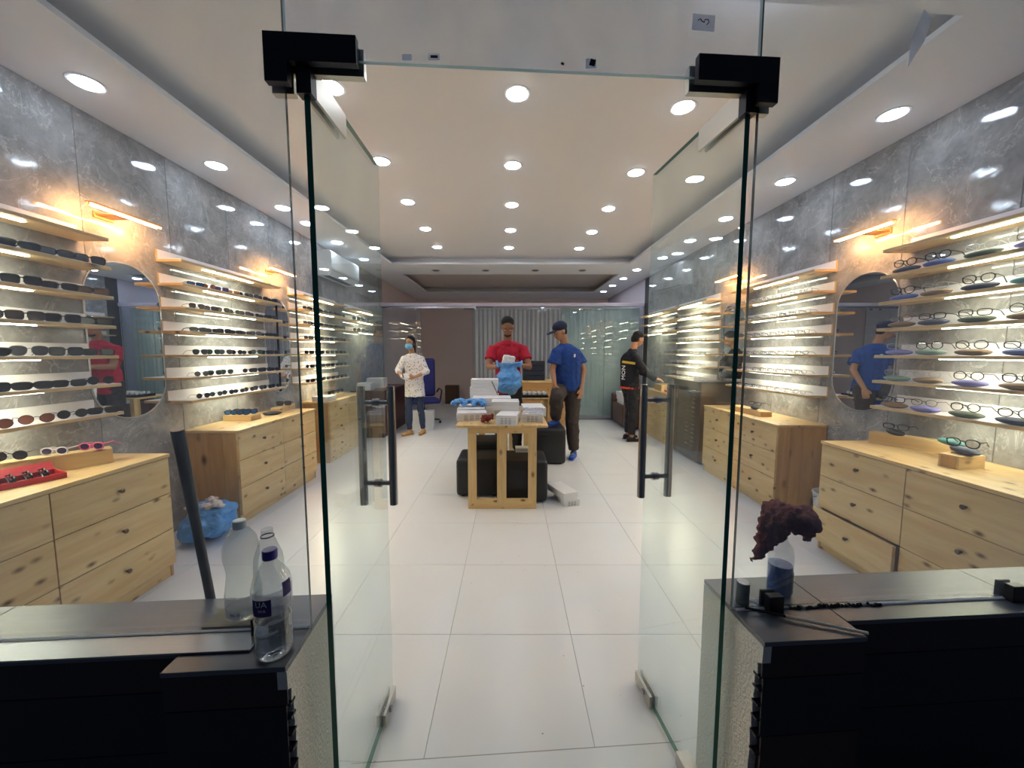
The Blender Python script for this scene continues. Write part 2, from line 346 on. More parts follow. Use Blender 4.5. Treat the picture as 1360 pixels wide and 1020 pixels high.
def blob(name, mb, mat, parent=None, voxel=.01, smooth=4, disp=0, dscale=10, loc=(0, 0, 0), rot=(0, 0, 0), seed=0):
    me = mb.mesh('tmp', mat); o = link('tmp', me)
    r = o.modifiers.new('r', 'REMESH'); r.mode = 'VOXEL'; r.voxel_size = voxel; r.use_smooth_shade = True
    if smooth: s = o.modifiers.new('s', 'SMOOTH'); s.factor = .5; s.iterations = smooth
    dg = bpy.context.evaluated_depsgraph_get(); dg.update()
    m2 = bpy.data.meshes.new_from_object(o.evaluated_get(dg)); bpy.data.objects.remove(o)
    m2.name = name; m2.materials.clear(); m2.materials.append(mat)
    if disp:
        m2.update()
        nn = [v.normal.copy() for v in m2.vertices]
        for v, q in zip(m2.vertices, nn):
            p = v.co*dscale+Vector((seed*3.1, seed*1.7, 0))
            h = noise.noise(p)+.5*noise.noise(p*2.1)-abs(noise.noise(p*1.3+Vector((5, 5, 5))))*1.2
            v.co += q*h*disp
        m2.update()
    for p in m2.polygons: p.use_smooth = True
    return link(name, m2, parent, loc, rot)
ORD = ['', 'first', 'second', 'third', 'fourth', 'fifth', 'sixth', 'seventh', 'eighth', 'ninth', 'tenth', 'eleventh', 'twelfth', 'thirteenth', 'fourteenth', 'fifteenth', 'sixteenth', 'seventeenth', 'eighteenth', 'nineteenth', 'twentieth', 'twenty-first', 'twenty-second']

# ------------------------------------------------------------------ room shell
XL, XR = -2.63, 2.72; YF, YP, YB = .80, 7.70, 10.6; ZS, ZU = 2.88, 3.02
fl = struct(obj('floor', MB().box((XL-.4, .55, -.06), (XR+.4, YB+.1, -.006)), M['grout']))
xs = [XL, -2.1, -1.5, -.9, -.3, .3, .9, 1.5, 2.1, XR]
tw = MB().box((-.2992, -.3042, -.006), (.2992, .3042, 0), bev=.0008).mesh('floor_tile', M['tile'])
narrow = {}
ys = [1.135+.61*k for k in range(11)]
for i in range(9):
    a, b = xs[i], xs[i+1]
    for k in range(11):
        yc = ys[k]+.305
        if yc > YP+.2: continue
        if abs(b-a-.6) < .01: me = tw
        else:
            if i not in narrow: narrow[i] = MB().box((-(b-a)/2+.0008, -.3042, -.006), ((b-a)/2-.0008, .3042, 0), bev=.0008).mesh('floor_tile', M['tile'])
            me = narrow[i]
        link('floor_tile', me, fl, ((a+b)/2, yc, 0))
obj('rear_floor_screed', MB().box((XL, ys[10]+.61, -.006), (XR, YB, -.001)), plain('grey_screed', srgb(214, 212, 212), .5, var=.06), fl)
def wall(name, x0, x1, mat, y0=YF-.1, y1=YB):
    return struct(obj(name, MB().box((x0, y0, -.06), (x1, y1, 3.3)), mat))
wl = wall('wall_left', XL-.25, XL-.012, M['backwall']); wr = wall('wall_right', XR+.012, XR+.25, M['whitewall'])
wb = struct(obj('wall_back', MB().box((XL-.25, YB, -.06), (XR+.25, YB+.15, 3.3)), M['backwall']))
pm = MB().box((-.0065, -.2985, 0), (.0065, .2985, ZS), bev=.0015).mesh('stone_panel', M['stone'])
for side, x, off in ((wl, XL-.0065, 1.165), (wr, XR+.0065, .86)):
    for k in range(11):
        y = off+.6*k
        if y+.3 > YP+.15: break
        link('stone_panel', pm, side, (x, y+.3 if side is wr else y+.3, 0))
    obj('seam_backing', MB().box((-.004, YF, 0), (.004, YP, ZS)), M['seam'], side, (x+(-.009 if side is wl else .009), 0, 0))
# ceiling: soffit ring at ZS with a raised tray
c = MB(); T0, T1 = 1.80, 6.42; TX = 2.0
def slab(y0, y1, x0=XL, x1=XR, z=ZS): c.box((x0, y0, z), (x1, y1, z+.03))
TL, TR = 1.50, 1.775     # the tray's front edge runs parallel to the shopfront
def poly_slab(P): c.prism(P, 'z', ZS, ZS+.03)
poly_slab([(XL, YF), (XR, YF), (XR, TR), (TX, TR), (-TX, TL), (XL, TL)])
poly_slab([(XL, TL), (-TX, TL), (-TX, T1), (XL, T1)]); poly_slab([(TX, TR), (XR, TR), (XR, T1), (TX, T1)])
slab(T1, 7.25); slab(7.25, 9.4, XL, -2.06); slab(7.25, 9.4, 2.06, XR); slab(9.4, YB)
ceil = struct(obj('ceiling', c, M['ceil']))
obj('tray_ceiling', MB().box((-TX-.25, T0-.6, ZU), (TX+.25, T1+.25, ZU+.05)), M['ceil2'], ceil)
obj('tray_ceiling', MB().box((-2.30, 7.0, ZU), (2.30, 9.65, ZU+.05)), plain('tray_paint_shaded', srgb(214, 204, 198), .7), ceil)  # rear tray: the missing light is put into a darker ceiling colour
for (a0, a1, b0, x) in ((TL, TR, T1, TX), (7.25, 7.25, 9.4, 2.06)):
    c = MB(); g = .02; z0 = ZS+.002
    q = .20      # open cove: the upright board stands back from the lip of the soffit
    c.box((-x-q-g, a0-q-g, z0+.03), (-x-q, b0+q+g, ZU)); c.box((x+q, a1-q-g, z0+.03), (x+q+g, b0+q+g, ZU)); c.box((-x-q, b0+q, z0+.03), (x+q, b0+q+g, ZU))
    c.prism([(-x-q, a0-q-g), (x+q, a1-q-g), (x+q, a1-q), (-x-q, a0-q)], 'z', z0+.03, ZU)
    obj('tray_edge', c, M['ceil2'], ceil)
def downlight(x, y, z, lit=True, label=''):
    t = thing('ceiling_downlight', label, 'light', (x, y, z), 0, 'round ceiling downlights')
    link('trim_ring', DL_RING, t); link('diffuser', DL_ON if lit else DL_OFF, t)
DL_RING = MB().lathe([(.062, -.001), (.075, -.004), (.083, -.003), (.085, 0)], 28).mesh('trim_ring', M['trim'], .6)
DL_ON = MB().lathe([(.0001, -.016), (.03, -.0145), (.052, -.010), (.066, -.003), (.066, -.0005), (.0001, -.0005)], 28).mesh('diffuser', M['down'])
DL_OFF = MB().lathe([(.0001, -.016), (.03, -.0145), (.052, -.010), (.066, -.003), (.066, -.0005), (.0001, -.0005)], 28).mesh('diffuser', M['unlit'])
rows = {'left': [(-1.1, 1.56), (-1.10, 2.43), (-1.10, 3.32), (-1.11, 4.18), (-1.12, 5.06), (-1.13, 5.91)],
        'middle': [(.04, 1.62), (.043, 2.49), (.02, 3.39), (.015, 4.26), (0, 5.12), (-.025, 5.95)],
        'right': [(1.15, 1.74), (1.145, 2.62), (1.135, 3.52), (1.11, 4.37), (1.10, 5.19), (1.075, 5.99)]}  # the nearest lamp here is unseen, added for its light
for rn, pts in rows.items():
    for i, (x, y) in enumerate(pts):
        if y < 1.70: continue
        downlight(x, y, ZU, True, f'lit round downlight, {ORD[i]} from the door in the {rn} row of the raised ceiling')
for sn, x, pts in (('left', -2.34, [1.25, 2.19, 3.10, 3.97, 4.43, 5.18, 6.1]), ('right', 2.39, [1.4, 2.46, 3.38, 4.28, 5.10, 6.0])):
    for i, y in enumerate(pts):
        if y > 1.9: downlight(x, y, ZS, True, f'lit round downlight, {ORD[i]} from the door along the {sn} wall soffit')
        else: downlight(x, y, ZS, True, f'lit round downlight right above the shopfront glass, {sn} soffit')
for i, y in enumerate([6.85, 7.65, 8.45, 9.25]): downlight(2.27, y, ZS, True, f'lit downlight {["just before", "just past", "second past", "third past"][i]} the glass partition, right soffit')
for i, x in enumerate([-1.35, -.45, .45, 1.3]): downlight(x, 6.9, ZS, False, f'unlit round downlight, {ORD[i+1]} from the left on the strip between the two ceiling trays')
# front soffit above the shopfront glass
struct(obj('trim_1', MB().box((XL-.25, YF-.1, ZS), (XR+.25, YF, 3.3)), M['ceil']))

# ------------------------------------------------------------------ shopfront (local frame: u along the facade, v inwards)
FA = math.atan(.063); FL = (0, .955, 0)
def fobj(name, mb, mat, parent=None, smooth=None):
    o = obj(name, mb, mat, parent, (0, 0, 0) if parent else FL, (0, 0, 0) if parent else (0, 0, FA), smooth); return o
def fw(u, v, z=0): return (u*math.cos(FA)-v*math.sin(FA), .955+u*math.sin(FA)+v*math.cos(FA), z)
def pane(name, label, u0, u1, z0, z1, th=.010, v=0, mat='glass', edge='glassedge2', cat='glass pane'):
    m = MB(); m.box((u0, v-th/2, z0), (u1, v+th/2, z1))
    o = fobj(name, m, [M[mat], M[edge]])
    for p in o.data.polygons:
        if abs(p.normal.y) < .5: p.material_index = 1
    return o
UL, UR = -.522, .622; ZT = 2.076; ZW = .68
tp = pane('window_1', '', UL+.002, UR-.002, ZT, 3.28, edge='edgelight', mat='glasstop'); struct(tp)
lp = pane('window_2', '', -3.0, UL-.002, ZW+.002, 3.28); struct(lp)
rp_ = pane('window_3', '', UR+.002, 3.0, ZW+.002, 3.28); struct(rp_)
# doors
def door(n, hx, hy, fx, fy, label, sgn):
    L = math.hypot(fx-hx, fy-hy); ang = math.atan2(fy-hy, fx-hx)
    d = link(n, None, None, (hx, hy, 0), (0, 0, ang)); struct(d)
    g = MB().box((.0, -.007, .012), (L, .007, 2.070)); o = obj('glass_leaf', g, [M['doorglass'], M['glassedge']], d)
    for p in o.data.polygons:
        if abs(p.normal.y) < .5: p.material_index = 1
    for p in o.data.polygons:
        if p.center.x > L-.001: p.material_index = 0
    # top patch (hinge side)
    t = MB()
    t.box((-.014, -.017, 1.998), (.012, .017, 2.070)); t.box((.012, .0072, 2.004), (.185, .014, 2.068)); t.box((.012, -.014, 2.004), (.185, -.0072, 2.068))
    tpx = obj('top_patch', t, [M['blackmetal'], M['nickel']], d)
    for p in tpx.data.polygons:
        if p.center.x > .013: p.material_index = 1
    b = MB(); b.box((L-.125, .0072, .008), (L+.002, .017, .055)); b.box((L-.125, -.017, .008), (L+.002, -.0072, .055))
    obj('bottom_lock_patch', b, M['nickel'], d)
    k = MB(); k.tube([(L-.075, -.024, .032), (L-.075, .024, .032)], .011, 12); obj('lock_cylinder', k, M['darksteel'], d)
    k = MB(); k.box((-.01, -.022, .005), (.16, .022, .05)); obj('bottom_hinge_patch', k, M['nickel'], d)
    hz0, hz1 = (.845, 1.28); hxp = L-.075
    for s in (-1, 1):
        tb = MB().tube([(hxp, s*.054, hz0), (hxp, s*.054, hz1)], .0145, 16); hd = obj('pull_handle', tb, M['darksteel'], d, smooth=.6)
    st = MB()
    for z in (hz0+.08, hz1-.06):
        st = MB(); st.tube([(hxp, -.054, z), (hxp, .054, z)], .009, 12); st.tube([(hxp, -.012, z), (hxp, .012, z)], .015, 12)
        obj('handle_standoff', st, M['darksteel'], d, smooth=.6)
    return d
dl = door('door_1', -.478, .930, -.482, 1.40, '', -1)
dr = door('door_2', .602, 1.000, .547, 1.475, '', 1)
# transom patches (black cover plates)
for nm, s, u, v in (('left', 1, UL, 0), ('right', -1, UR, 0)):
    t = thing('glass_patch_fitting', f'black L-shaped patch fitting clamping the glass at the top {nm} corner of the doorway', 'fitting', fw(u, 0, 0), FA)
    def bx(a, b, v0, v1, z0, z1): return MB().box((min(s*a, s*b), v0, z0), (max(s*a, s*b), v1, z1), bev=.0015)
    for side, v0, v1, mt in (('cover_plate', -.024, -.006, 'blackmetal'), ('back_plate', .006, .024, 'nickel')):
        ex = 0 if side == 'cover_plate' else .008
        poly = [(-.036, 2.012), (.014, 2.012), (.014, 2.057), (.168+ex, 2.057), (.168+ex, 2.117), (-.036, 2.117)]
        poly = [(s*a, z-ex) for a, z in poly]
        obj(side, MB().prism(poly, 'y', v0, v1), M[mt], t)
# knee walls
def knee(name, u_in, sgn):
    t = link(name, None, None, FL, (0, 0, FA)); struct(t)
    pu = u_in+sgn*.275
    lo, hi = sorted((u_in+sgn*.02, pu)); 
    obj('wall_core', MB().box((lo, -.115, -.02), (hi, .135, ZW-.012)), M['blackstone'], t)
    lo2, hi2 = sorted((pu, sgn*3.0)); obj('wall_core', MB().box((lo2, -.060, -.02), (hi2, .135, ZW-.012)), M['blackstone'], t)
    # tiles on top
    def top(a, b, v0, v1):
        a, b = sorted((a, b)); obj('top_tile', MB().box((a+.001, v0, ZW-.012), (b-.001, v1, ZW), bev=.001), M['granite'], t)
    top(u_in, pu, -.125, .0); top(u_in, pu, .002, .137)
    e = pu
    for k in range(4):
        e2 = e+sgn*.6; e2 = max(-3.0, min(3.0, e2)); top(e, e2, -.068, -.002); top(e, e2, 0, .137); e = e2
    # cladding tiles on the front: dark, with uneven ends
    z = ZW-.012; r = random.Random(3 if sgn < 0 else 5); k = 0
    hts = [.09, .16, .2, .24]; 
    for h in hts:
        z0 = max(-.0, z-h); a, b = sorted((u_in+sgn*(.002+.004*k), pu)); obj('cladding_tile', MB().box((a, -.121, z0+.002), (b, -.115, z), bev=.001), M['blackstone'] if k < 1 else M['navypanel'] if k % 2 else M['blackstone'], t)
        a, b = sorted((pu, sgn*1.55)); obj('cladding_tile', MB().box((a, -.066, z0+.002), (b, -.060, z), bev=.001), M['blackstone'] if k < 1 else M['navypanel'], t)
        z = z0; k += 1
    # plaster end with a broken edge
    pts = [(.135, 0), (.135, ZW-.014), (-.122, ZW-.014)]; zz = ZW-.014
    prof = [(-.122, .0), (-.121, .045), (-.106, .055), (-.108, .085), (-.100, .087), (-.099, .118), (-.103, .121), (-.098, .150), (-.101, .158), (-.095, .163), (-.098, .20), (-.094, .205), (-.097, .245), (-.092, .25), (-.096, .30), (-.092, .36), (-.096, .45), (-.094, .668)]
    pts += [(a, zz-d) for a, d in prof[1:]]
    lo, hi = sorted((u_in, u_in+sgn*.022)); o = obj('plaster_end', MB().prism(pts, 'x', lo, hi), M['plaster'], t)
    for d in (.088, .122, .165, .205, .25, .30):   # mortar drips sticking out of the joints
        lo, hi = sorted((u_in-sgn*.0, u_in+sgn*.03)); 
        obj('mortar_drip', MB().box((lo-.002, -.116, zz-d-.004), (hi+.002, -.095, zz-d+.002)), M['navypanel'], t)
    return t
kl = knee('trim_2', -.525, -1); kr = knee('trim_3', .626, 1)
fobj('metal_strip', MB().box((-3.0, -.075, ZW+.001), (-.635, -.012, ZW+.006), bev=.001), M['alu'], None)
tag(bpy.data.objects['metal_strip'], 'flat grey aluminium strip lying along the left sill under the fixed glass', 'metal strip')
o = fobj('silicone_bead', MB().box((.63, -.012, ZW+.0005), (2.6, -.006, ZW+.005)).box((1.0, -.014, ZW+.0005), (1.9, -.011, ZW+.003)), M['tape']); tag(o, 'thin white silicone line along the foot of the right fixed glass', 'sealant')
o = fobj('silicone_bead', MB().box((-2.9, -.010, ZW+.0065), (-.53, -.006, ZW+.010)), M['tape']); tag(o, 'thin pale silicone line along the foot of the left fixed glass', 'sealant')
# clamps on the right sill and one on the left
for (u, lab) in ((.735, 'black glass clamp on the right sill below the spray bottle'), (1.47, 'black glass clamp on the right sill at the right edge of the picture'), (-.638, 'black glass clamp on the left sill behind the water bottle')):
    t = thing('glass_clamp', lab, 'clamp', fw(u, 0, ZW), FA)
    obj('front_jaw', MB().box((-.021, -.03, .0), (.021, -.006, .048), bev=.002), M['black'], t); obj('rear_jaw', MB().box((-.021, .006, 0), (.021, .014, .046), bev=.002), M['black'], t); obj('base_pad', MB().box((-.021, -.03, 0), (.021, .014, .0015)), M['black'], t)
# small can
t = thing('metal_can', 'small dull patterned tin can standing at the inner corner of the right sill', 'can', fw(.672, .022, ZW), FA)
obj('can_body', MB().lathe([(.0001, 0), (.017, 0), (.0175, .004), (.0165, .01), (.0165, .055), (.0175, .06), (.015, .061), (.0001, .058)], 18), plain('patterned_tin', srgb(110, 112, 106), .45, metal=.5, var=.6, bscale=260), t, smooth=.6)
obj('can_lid', MB().lathe([(.0001, .0605), (.0155, .0605), (.0165, .064), (.0001, .064)], 18), M['darksteel'], t, smooth=.6)
# stick
t = thing('thin_stick', 'thin pale stick with a dark half lying across the corner of the right sill', 'stick', (0, 0, 0))
A = Vector(fw(.655, -.012, ZW+.010)); B = Vector(fw(.905, -.120, ZW+.007)); mid = A.lerp(B, .35)
obj('dark_half', MB().tube([A, mid], .0035, 8), M['black'], t); obj('pale_half', MB().tube([mid, B], .0042, 8), M['copper'], t)
# putty along right glass
mb = MB(); r = random.Random(2)
for k in range(26):
    u = .78+.011*k; mb.ell((u, -.012+r.uniform(-.004, .004), ZW+.002), (r.uniform(.004, .011), r.uniform(.003, .006), r.uniform(.003, .009)), n=6, m=4)
o = fobj('sealant_crumbs', mb, M['black']); tag(o, 'black torn sealant crumbs along the foot of the right glass', 'sealant'); o['kind'] = 'stuff'
o = fobj('packing_sheet', MB().box((-.81, .012, ZW+.0005), (-.655, .085, ZW+.004), bev=.001), M['tan']); tag(o, 'small brown board under the cloudy bottle on the left sill', 'board')
o = fobj('paper_scrap', MB().prism([(.69, .035), (.72, .035), (.72, .005)], 'z', ZW+.0005, ZW+.0015), M['tape']); tag(o, 'white triangular paper scrap on the right sill beside the tin can', 'paper')
# threshold
th = struct(fobj('trim_4', MB().box((-.53, -.28, -.03), (.63, .10, -.004)), M['concrete']))
obj('threshold_strip', MB().box((-.53, .085, -.004), (.63, .235, .0012), bev=.0005), M['tile'], th); obj('grout_joint', MB().box((-.53, .235, -.004), (.63, .2385, .0008)), M['grout'], th)
# scraps of tape on the transom
def scrap(u, z, w_, h, mat, lab, rot=0):
    o = link('tape_scrap', MB().prism([(-w_/2, -h/2), (w_/2, -h*.42), (w_*.46, h/2), (-w_*.5, h*.45)], 'y', -.0008, 0).mesh('tape_scrap', mat), None, fw(u, -.0052, z), (0, rot, FA)); tag(o, lab, 'tape'); return o
scrap(-.180, ZT+.016, .026, .016, M['tape'], 'small white tape scrap with black centre, over the left half of the doorway')
scrap(-.180, ZT+.016, .017, .006, M['black'], 'black mark on the left white tape scrap over the doorway').location = fw(-.180, -.0062, ZT+.016)
scrap(.195, ZT+.018, .026, .024, M['tape'], 'white tape scrap with black mark, right of the middle over the doorway')
scrap(.198, ZT+.020, .014, .016, M['black'], 'black mark on the right white tape scrap over the doorway', .3).location = fw(.198, -.0062, ZT+.020)
scrap(.125, ZT+.015, .008, .006, M['black'], 'tiny black speck on the glass over the doorway, left of the right tape scrap', .5)
scrap(-.243, ZT+.012, .022, .014, M['tape'], 'clear tape scrap beside the left patch fitting over the doorway')
st = thing('glass_sticker', 'white handwritten sticker on the glass above the right side of the doorway', 'sticker', fw(.470, -.0055, 2.20), FA)
obj('sticker_paper', MB().prism([(-.028, -.018), (.028, -.02), (.03, .017), (-.027, .019)], 'y', -.0006, 0), M['tape'], st)
obj('ink_mark', MB().tube([(-.014, -.001, .004), (-.008, -.001, .008), (-.004, -.001, .003), (.002, -.001, .0), (.004, -.001, .007), (.012, -.001, .007), (.014, -.001, .001), (.008, -.001, -.005)], .0011, 5), M['label'], st)
o = link('protective_film', MB().prism([(-.012, .07), (.016, .06), (.02, .0), (.006, -.07), (-.002, -.045), (-.014, -.01)], 'y', -.001, 0).mesh('protective_film', glass('film', (.8, .82, .86), dust=.5, dustcol=(.9, .92, 1))), None, fw(1.03, -.006, 2.19), (0, .35, FA)); tag(o, 'torn strip of pale protective film on the upper right fixed glass', 'film')

# ------------------------------------------------------------------ shelves, LED strips, mirrors, picture lights
SH_Z = [2.09, 1.917, 1.74, 1.562, 1.380, 1.207, 1.03]; SD = .19; UW = 1.2
shelf_names = ['topmost', 'second', 'third', 'fourth', 'fifth', 'sixth', 'lowest']
def mk_shelf(s):
    L = UW; k = {}
    k['board'] = MB().box((0, 0, 0), (s*SD, L, .018), bev=.001).mesh('board', M['shelf_wood'])
    k['white_top'] = MB().box((s*.0, .002, .018), (s*(SD-.001), L-.002, .0192)).mesh('white_top', M['white'])
    k['back_upstand'] = MB().box((s*0, .004, .0192), (s*.010, L-.004, .092)).mesh('back_upstand', M['white'])
    k['upstand_end'] = MB().box((s*0, 0, .0192), (s*.012, .004, .093)).mesh('upstand_end', M['shelf_wood'])
    k['led_strip'] = MB().box((s*.118, .27, -.005), (s*.138, L-.35, 0)).mesh('led_strip', M['led'])
    return k
SHK = {1: mk_shelf(1), -1: mk_shelf(-1)}
def shelf_unit(s, y0, name, ks=range(7)):
    for k in ks:
        t = thing('wall_shelf', f'{shelf_names[k]} pine shelf from the top, white-topped, {name}', 'shelf', (XL if s > 0 else XR, y0, SH_Z[k]-.018), 0, f'shelves in the {name}')
        for nm, me in SHK[s].items(): link(nm, me, t)
units = [(1, 1.13, 'bank nearest the door on the left wall', 'L1'), (1, 2.83, 'middle bank on the left wall', 'L2'), (1, 4.46, 'third bank along the left wall', 'L3'),
         (-1, 1.40, 'bank nearest the door on the right wall', 'R1'), (-1, 3.17, 'middle bank on the right wall', 'R2'), (-1, 4.88, 'third bank along the right wall', 'R3')]
for s, y, n, c_ in units: shelf_unit(s, y, n)
shelf_unit(1, 5.95, 'far bank by the partition on the left wall', range(3)); shelf_unit(-1, 6.2, 'far bank by the partition on the right wall', range(3))
def stadium(wd, h, r, n=12):
    p = []
    for cx, cy, a0 in ((wd/2-r, h/2-r, 0), (-wd/2+r, h/2-r, PI/2), (-wd/2+r, -h/2+r, PI), (wd/2-r, -h/2+r, 1.5*PI)):
        for k in range(n+1): a = a0+PI/2*k/n; p.append((cx+r*math.cos(a), cy+r*math.sin(a)))
    return p
for s, yc, lab in ((1, 2.575, 'rounded wall mirror on the left wall between the nearest and middle shelf banks'), (1, 4.23, 'rounded wall mirror on the left wall beyond the middle shelf bank'),
                   (-1, 2.885, 'rounded wall mirror on the right wall between the nearest and middle shelf banks'), (-1, 4.60, 'rounded wall mirror on the right wall beyond the middle shelf bank')):
    x = XL if s > 0 else XR; wdt = .50 if abs(yc-4.23) > .1 else .44
    t = thing('wall_mirror', lab, 'mirror', (x, yc, 1.475), 0)
    obj('mirror_glass', MB().prism(stadium(wdt-.01, 1.04, .235), 'x', s*.004, s*.008), M['mirror'], t)
    obj('mirror_rim', MB().tube([(s*.006, a, b) for a, b in stadium(wdt, 1.05, .24)], .005, 6, closed=True), M['silverrim'], t, smooth=.8)
    pl = thing('picture_light', ('amber picture light above the '+('nearest' if yc < 3 else 'second')+' mirror on the '+('left' if s > 0 else 'right')+' wall'), 'wall lamp', (x, yc-.09, 2.27), 0)
    obj('light_tube', MB().tube([(s*.17, -.22, 0), (s*.17, .22, 0)], .0075, 10), M['pic'], pl)
    obj('lamp_housing', MB().box((s*.142, -.225, .008), (s*.182, .225, .014)).box((s*.1615, -.225, -.008), (s*.1625, .225, .008)), M['orange_end'], pl)  # top flange shaped to cover the added strip and stop light going up
    obj('led_strip', MB().box((s*.150, -.21, -.006), (s*.1605, .21, .007)), M['picfill'], pl)  # hidden emitter added to throw amber light on the wall
    obj('lamp_arm', MB().box((s*.01, -.05, -.004), (s*.17, .05, .006), bev=.002).box((s*0, -.06, -.02), (s*.012, .06, .02), bev=.002), M['orange_end'], pl)

# ------------------------------------------------------------------ eyewear
def sup(wd, h, n, K=20, tilt=0):
    p = []
    for k in range(K):
        a = 2*PI*k/K; ca, sa = math.cos(a), math.sin(a)
        x = wd/2*math.copysign(abs(ca)**(2/n), ca); z = h/2*math.copysign(abs(sa)**(2/n), sa)
        x *= 1+tilt*z/h; p.append((x, z))
    return p
def eyewear(kind, wd=.056, h=.044, n=2.6, rr=.0022, tilt=.15, gap=.018, tpts=True, lensmat=None, framemat=None, joined=False, K=20):
    parts = {}; zc = h/2+.002; cx = wd/2+gap/2
    fr = MB()
    for s in (-1, 1):
        fr.tube([(s*cx+s*x, 0, zc+z) for x, z in sup(wd, h, n, K, tilt)], rr, 5, closed=True)
    fr.tube([(-gap/2-.001, 0, zc+h*.18), (0, -.003, zc+h*.26), (gap/2+.001, 0, zc+h*.18)], rr*1.1, 5)
    fr.tube([(-gap/2-.003, 0, zc-h*.1), (-gap/2+.001, .007, zc-h*.14)], rr*.8, 4); fr.tube([(gap/2+.003, 0, zc-h*.1), (gap/2-.001, .007, zc-h*.14)], rr*.8, 4)
    def temple(s, m):
        ex = s*(cx+wd/2*(1+tilt*.3)); return m.tube([(ex, 0, zc+h*.28), (ex+s*.003, .012, zc+h*.28), (ex-s*.001, .08, zc+h*.18), (ex-s*.004, .112, zc*.55), (ex-s*.006, .132, .003)], [rr*1.25, rr*1.2, rr, rr, rr*1.1], 5)
    def lens(s, m):
        poly = [(s*cx+s*x*.97, zc+z*.97) for x, z in sup(wd, h, n, K, tilt)]; return m.prism(poly, 'y', -.0008, .0008)
    if joined:
        temple(-1, fr); temple(1, fr); a = len(fr.f); lens(-1, fr); lens(1, fr)
        fr.m = [0]*a+[1]*(len(fr.f)-a)
        return {'joined': fr.mesh(kind, [framemat, lensmat])}
    parts['frame_front'] = fr.mesh('frame_front', framemat, .9)
    parts['lens'] = [lens(s, MB()).mesh('lens', lensmat) for s in (-1, 1)]; parts['temple'] = [temple(s, MB()).mesh('temple', framemat, .9) for s in (-1, 1)]
    return parts
def folded(kit_args, lensmat, framemat):
    wd, h, n, rr, tilt, gap = kit_args; kt = eyewear('sunglasses', wd, h, n, rr, tilt, gap, lensmat=lensmat, framemat=framemat); zc = h/2+.002; ex = wd+gap/2
    kt['temple'] = [MB().tube([(s*ex, 0, zc+h*.26), (s*(ex+.002), .007+.003*(s+1), zc+h*.26), (s*(ex-.05), .009+.003*(s+1), zc+h*.2), (s*(ex-.105), .009+.003*(s+1), zc+h*.1), (s*(ex-.125), .010+.003*(s+1), zc-h*.3)], rr*1.1, 5).mesh('temple', framemat, .9) for s in (-1, 1)]
    return kt
def place_eyewear(name, kit, loc, rz, label, cat, group, tilt=(0, 0), sc=1.0):
    if 'joined' in kit:
        o = tag(link(name, kit['joined'], None, loc, (tilt[0], tilt[1], rz)), label, cat, group); o.scale = (sc, sc, sc); return o
    t = tag(link(name, None, None, loc, (tilt[0], tilt[1], rz)), label, cat, group); t.scale = (sc, sc, sc)
    link('frame_front', kit['frame_front'], t)
    for me in kit['lens']: link('lens', me, t)
    for me in kit['temple']: link('temple', me, t)
    return t
lensm = {n: plain('lens_'+n, srgb(*c_), .12, spec=.7) for n, c_ in {'black': (26, 26, 32), 'grey': (64, 66, 72), 'green': (44, 68, 54), 'brown': (150, 92, 70), 'blue': (40, 90, 150), 'violet': (60, 48, 84)}.items()}
framem = {'black': plain('black_frame', srgb(20, 20, 22), .25), 'brown': plain('brown_frame', srgb(70, 44, 34), .25), 'metal': plain('metal_frame', srgb(120, 116, 110), .3, metal=.9), 'gold': plain('gold_frame', srgb(190, 160, 110), .3, metal=.9),
          'violet': plain('violet_frame', srgb(110, 90, 150), .4), 'pale': plain('pale_frame', srgb(190, 190, 196), .3, metal=.5), 'white': plain('white_frame', srgb(225, 220, 226), .4)}
def sk(shape, lens, frame):
    P = {'square': (.060, .044, 4.2, .0028, .10, .014), 'rectangular': (.062, .036, 3.6, .003, .12, .012), 'round': (.050, .046, 2.0, .0016, 0, .020), 'aviator': (.060, .050, 2.5, .0016, .30, .016), 'wraparound': (.072, .038, 2.9, .0035, .25, .006), 'oval': (.052, .040, 2.2, .0018, .08, .018)}[shape]
    return (shape, lens, eyewear('sunglasses', P[0], P[1], P[2], P[3], P[4], P[5], lensmat=lensm[lens], framemat=framem[frame]))
SK = {k: sk(*k) for k in [('square', 'black', 'black'), ('rectangular', 'black', 'black'), ('wraparound', 'black', 'black'), ('aviator', 'grey', 'metal'), ('round', 'brown', 'brown'), ('round', 'black', 'black'), ('aviator', 'green', 'metal'), ('square', 'grey', 'brown'), ('oval', 'black', 'metal'), ('rectangular', 'blue', 'blue' if 'blue' in framem else 'black'), ('round', 'green', 'metal'), ('square', 'violet', 'violet'), ('rectangular', 'brown', 'gold')]}
def ck(t): return {'black': 'dark', 'grey': 'grey', 'green': 'green', 'brown': 'brown', 'blue': 'blue', 'violet': 'violet'}[t]
a_, b_, w_, av, rb, rk, ag, sg, ok_, bl, rg, vi, br = list(SK.values())
L1rows = [[w_, w_, a_, bl and w_], [w_, a_, a_, w_], [b_, a_, w_, b_], [a_, a_, b_, w_], [w_, b_, b_, rk], [rb, rb, rk, a_]]
L1rows = [[a_, w_, w_, sg], [b_, a_, b_, w_], [b_, a_, a_, w_], [w_, av, a_, b_], [a_, w_, b_, rk], [rb, rb, rk, b_]]
def lab_sun(shape, lens, i, k, near): return f'{ck(lens)} {shape} sunglasses, {ORD[i]} from the {near} end of the {shelf_names[k]} shelf'
rr = random.Random(11)
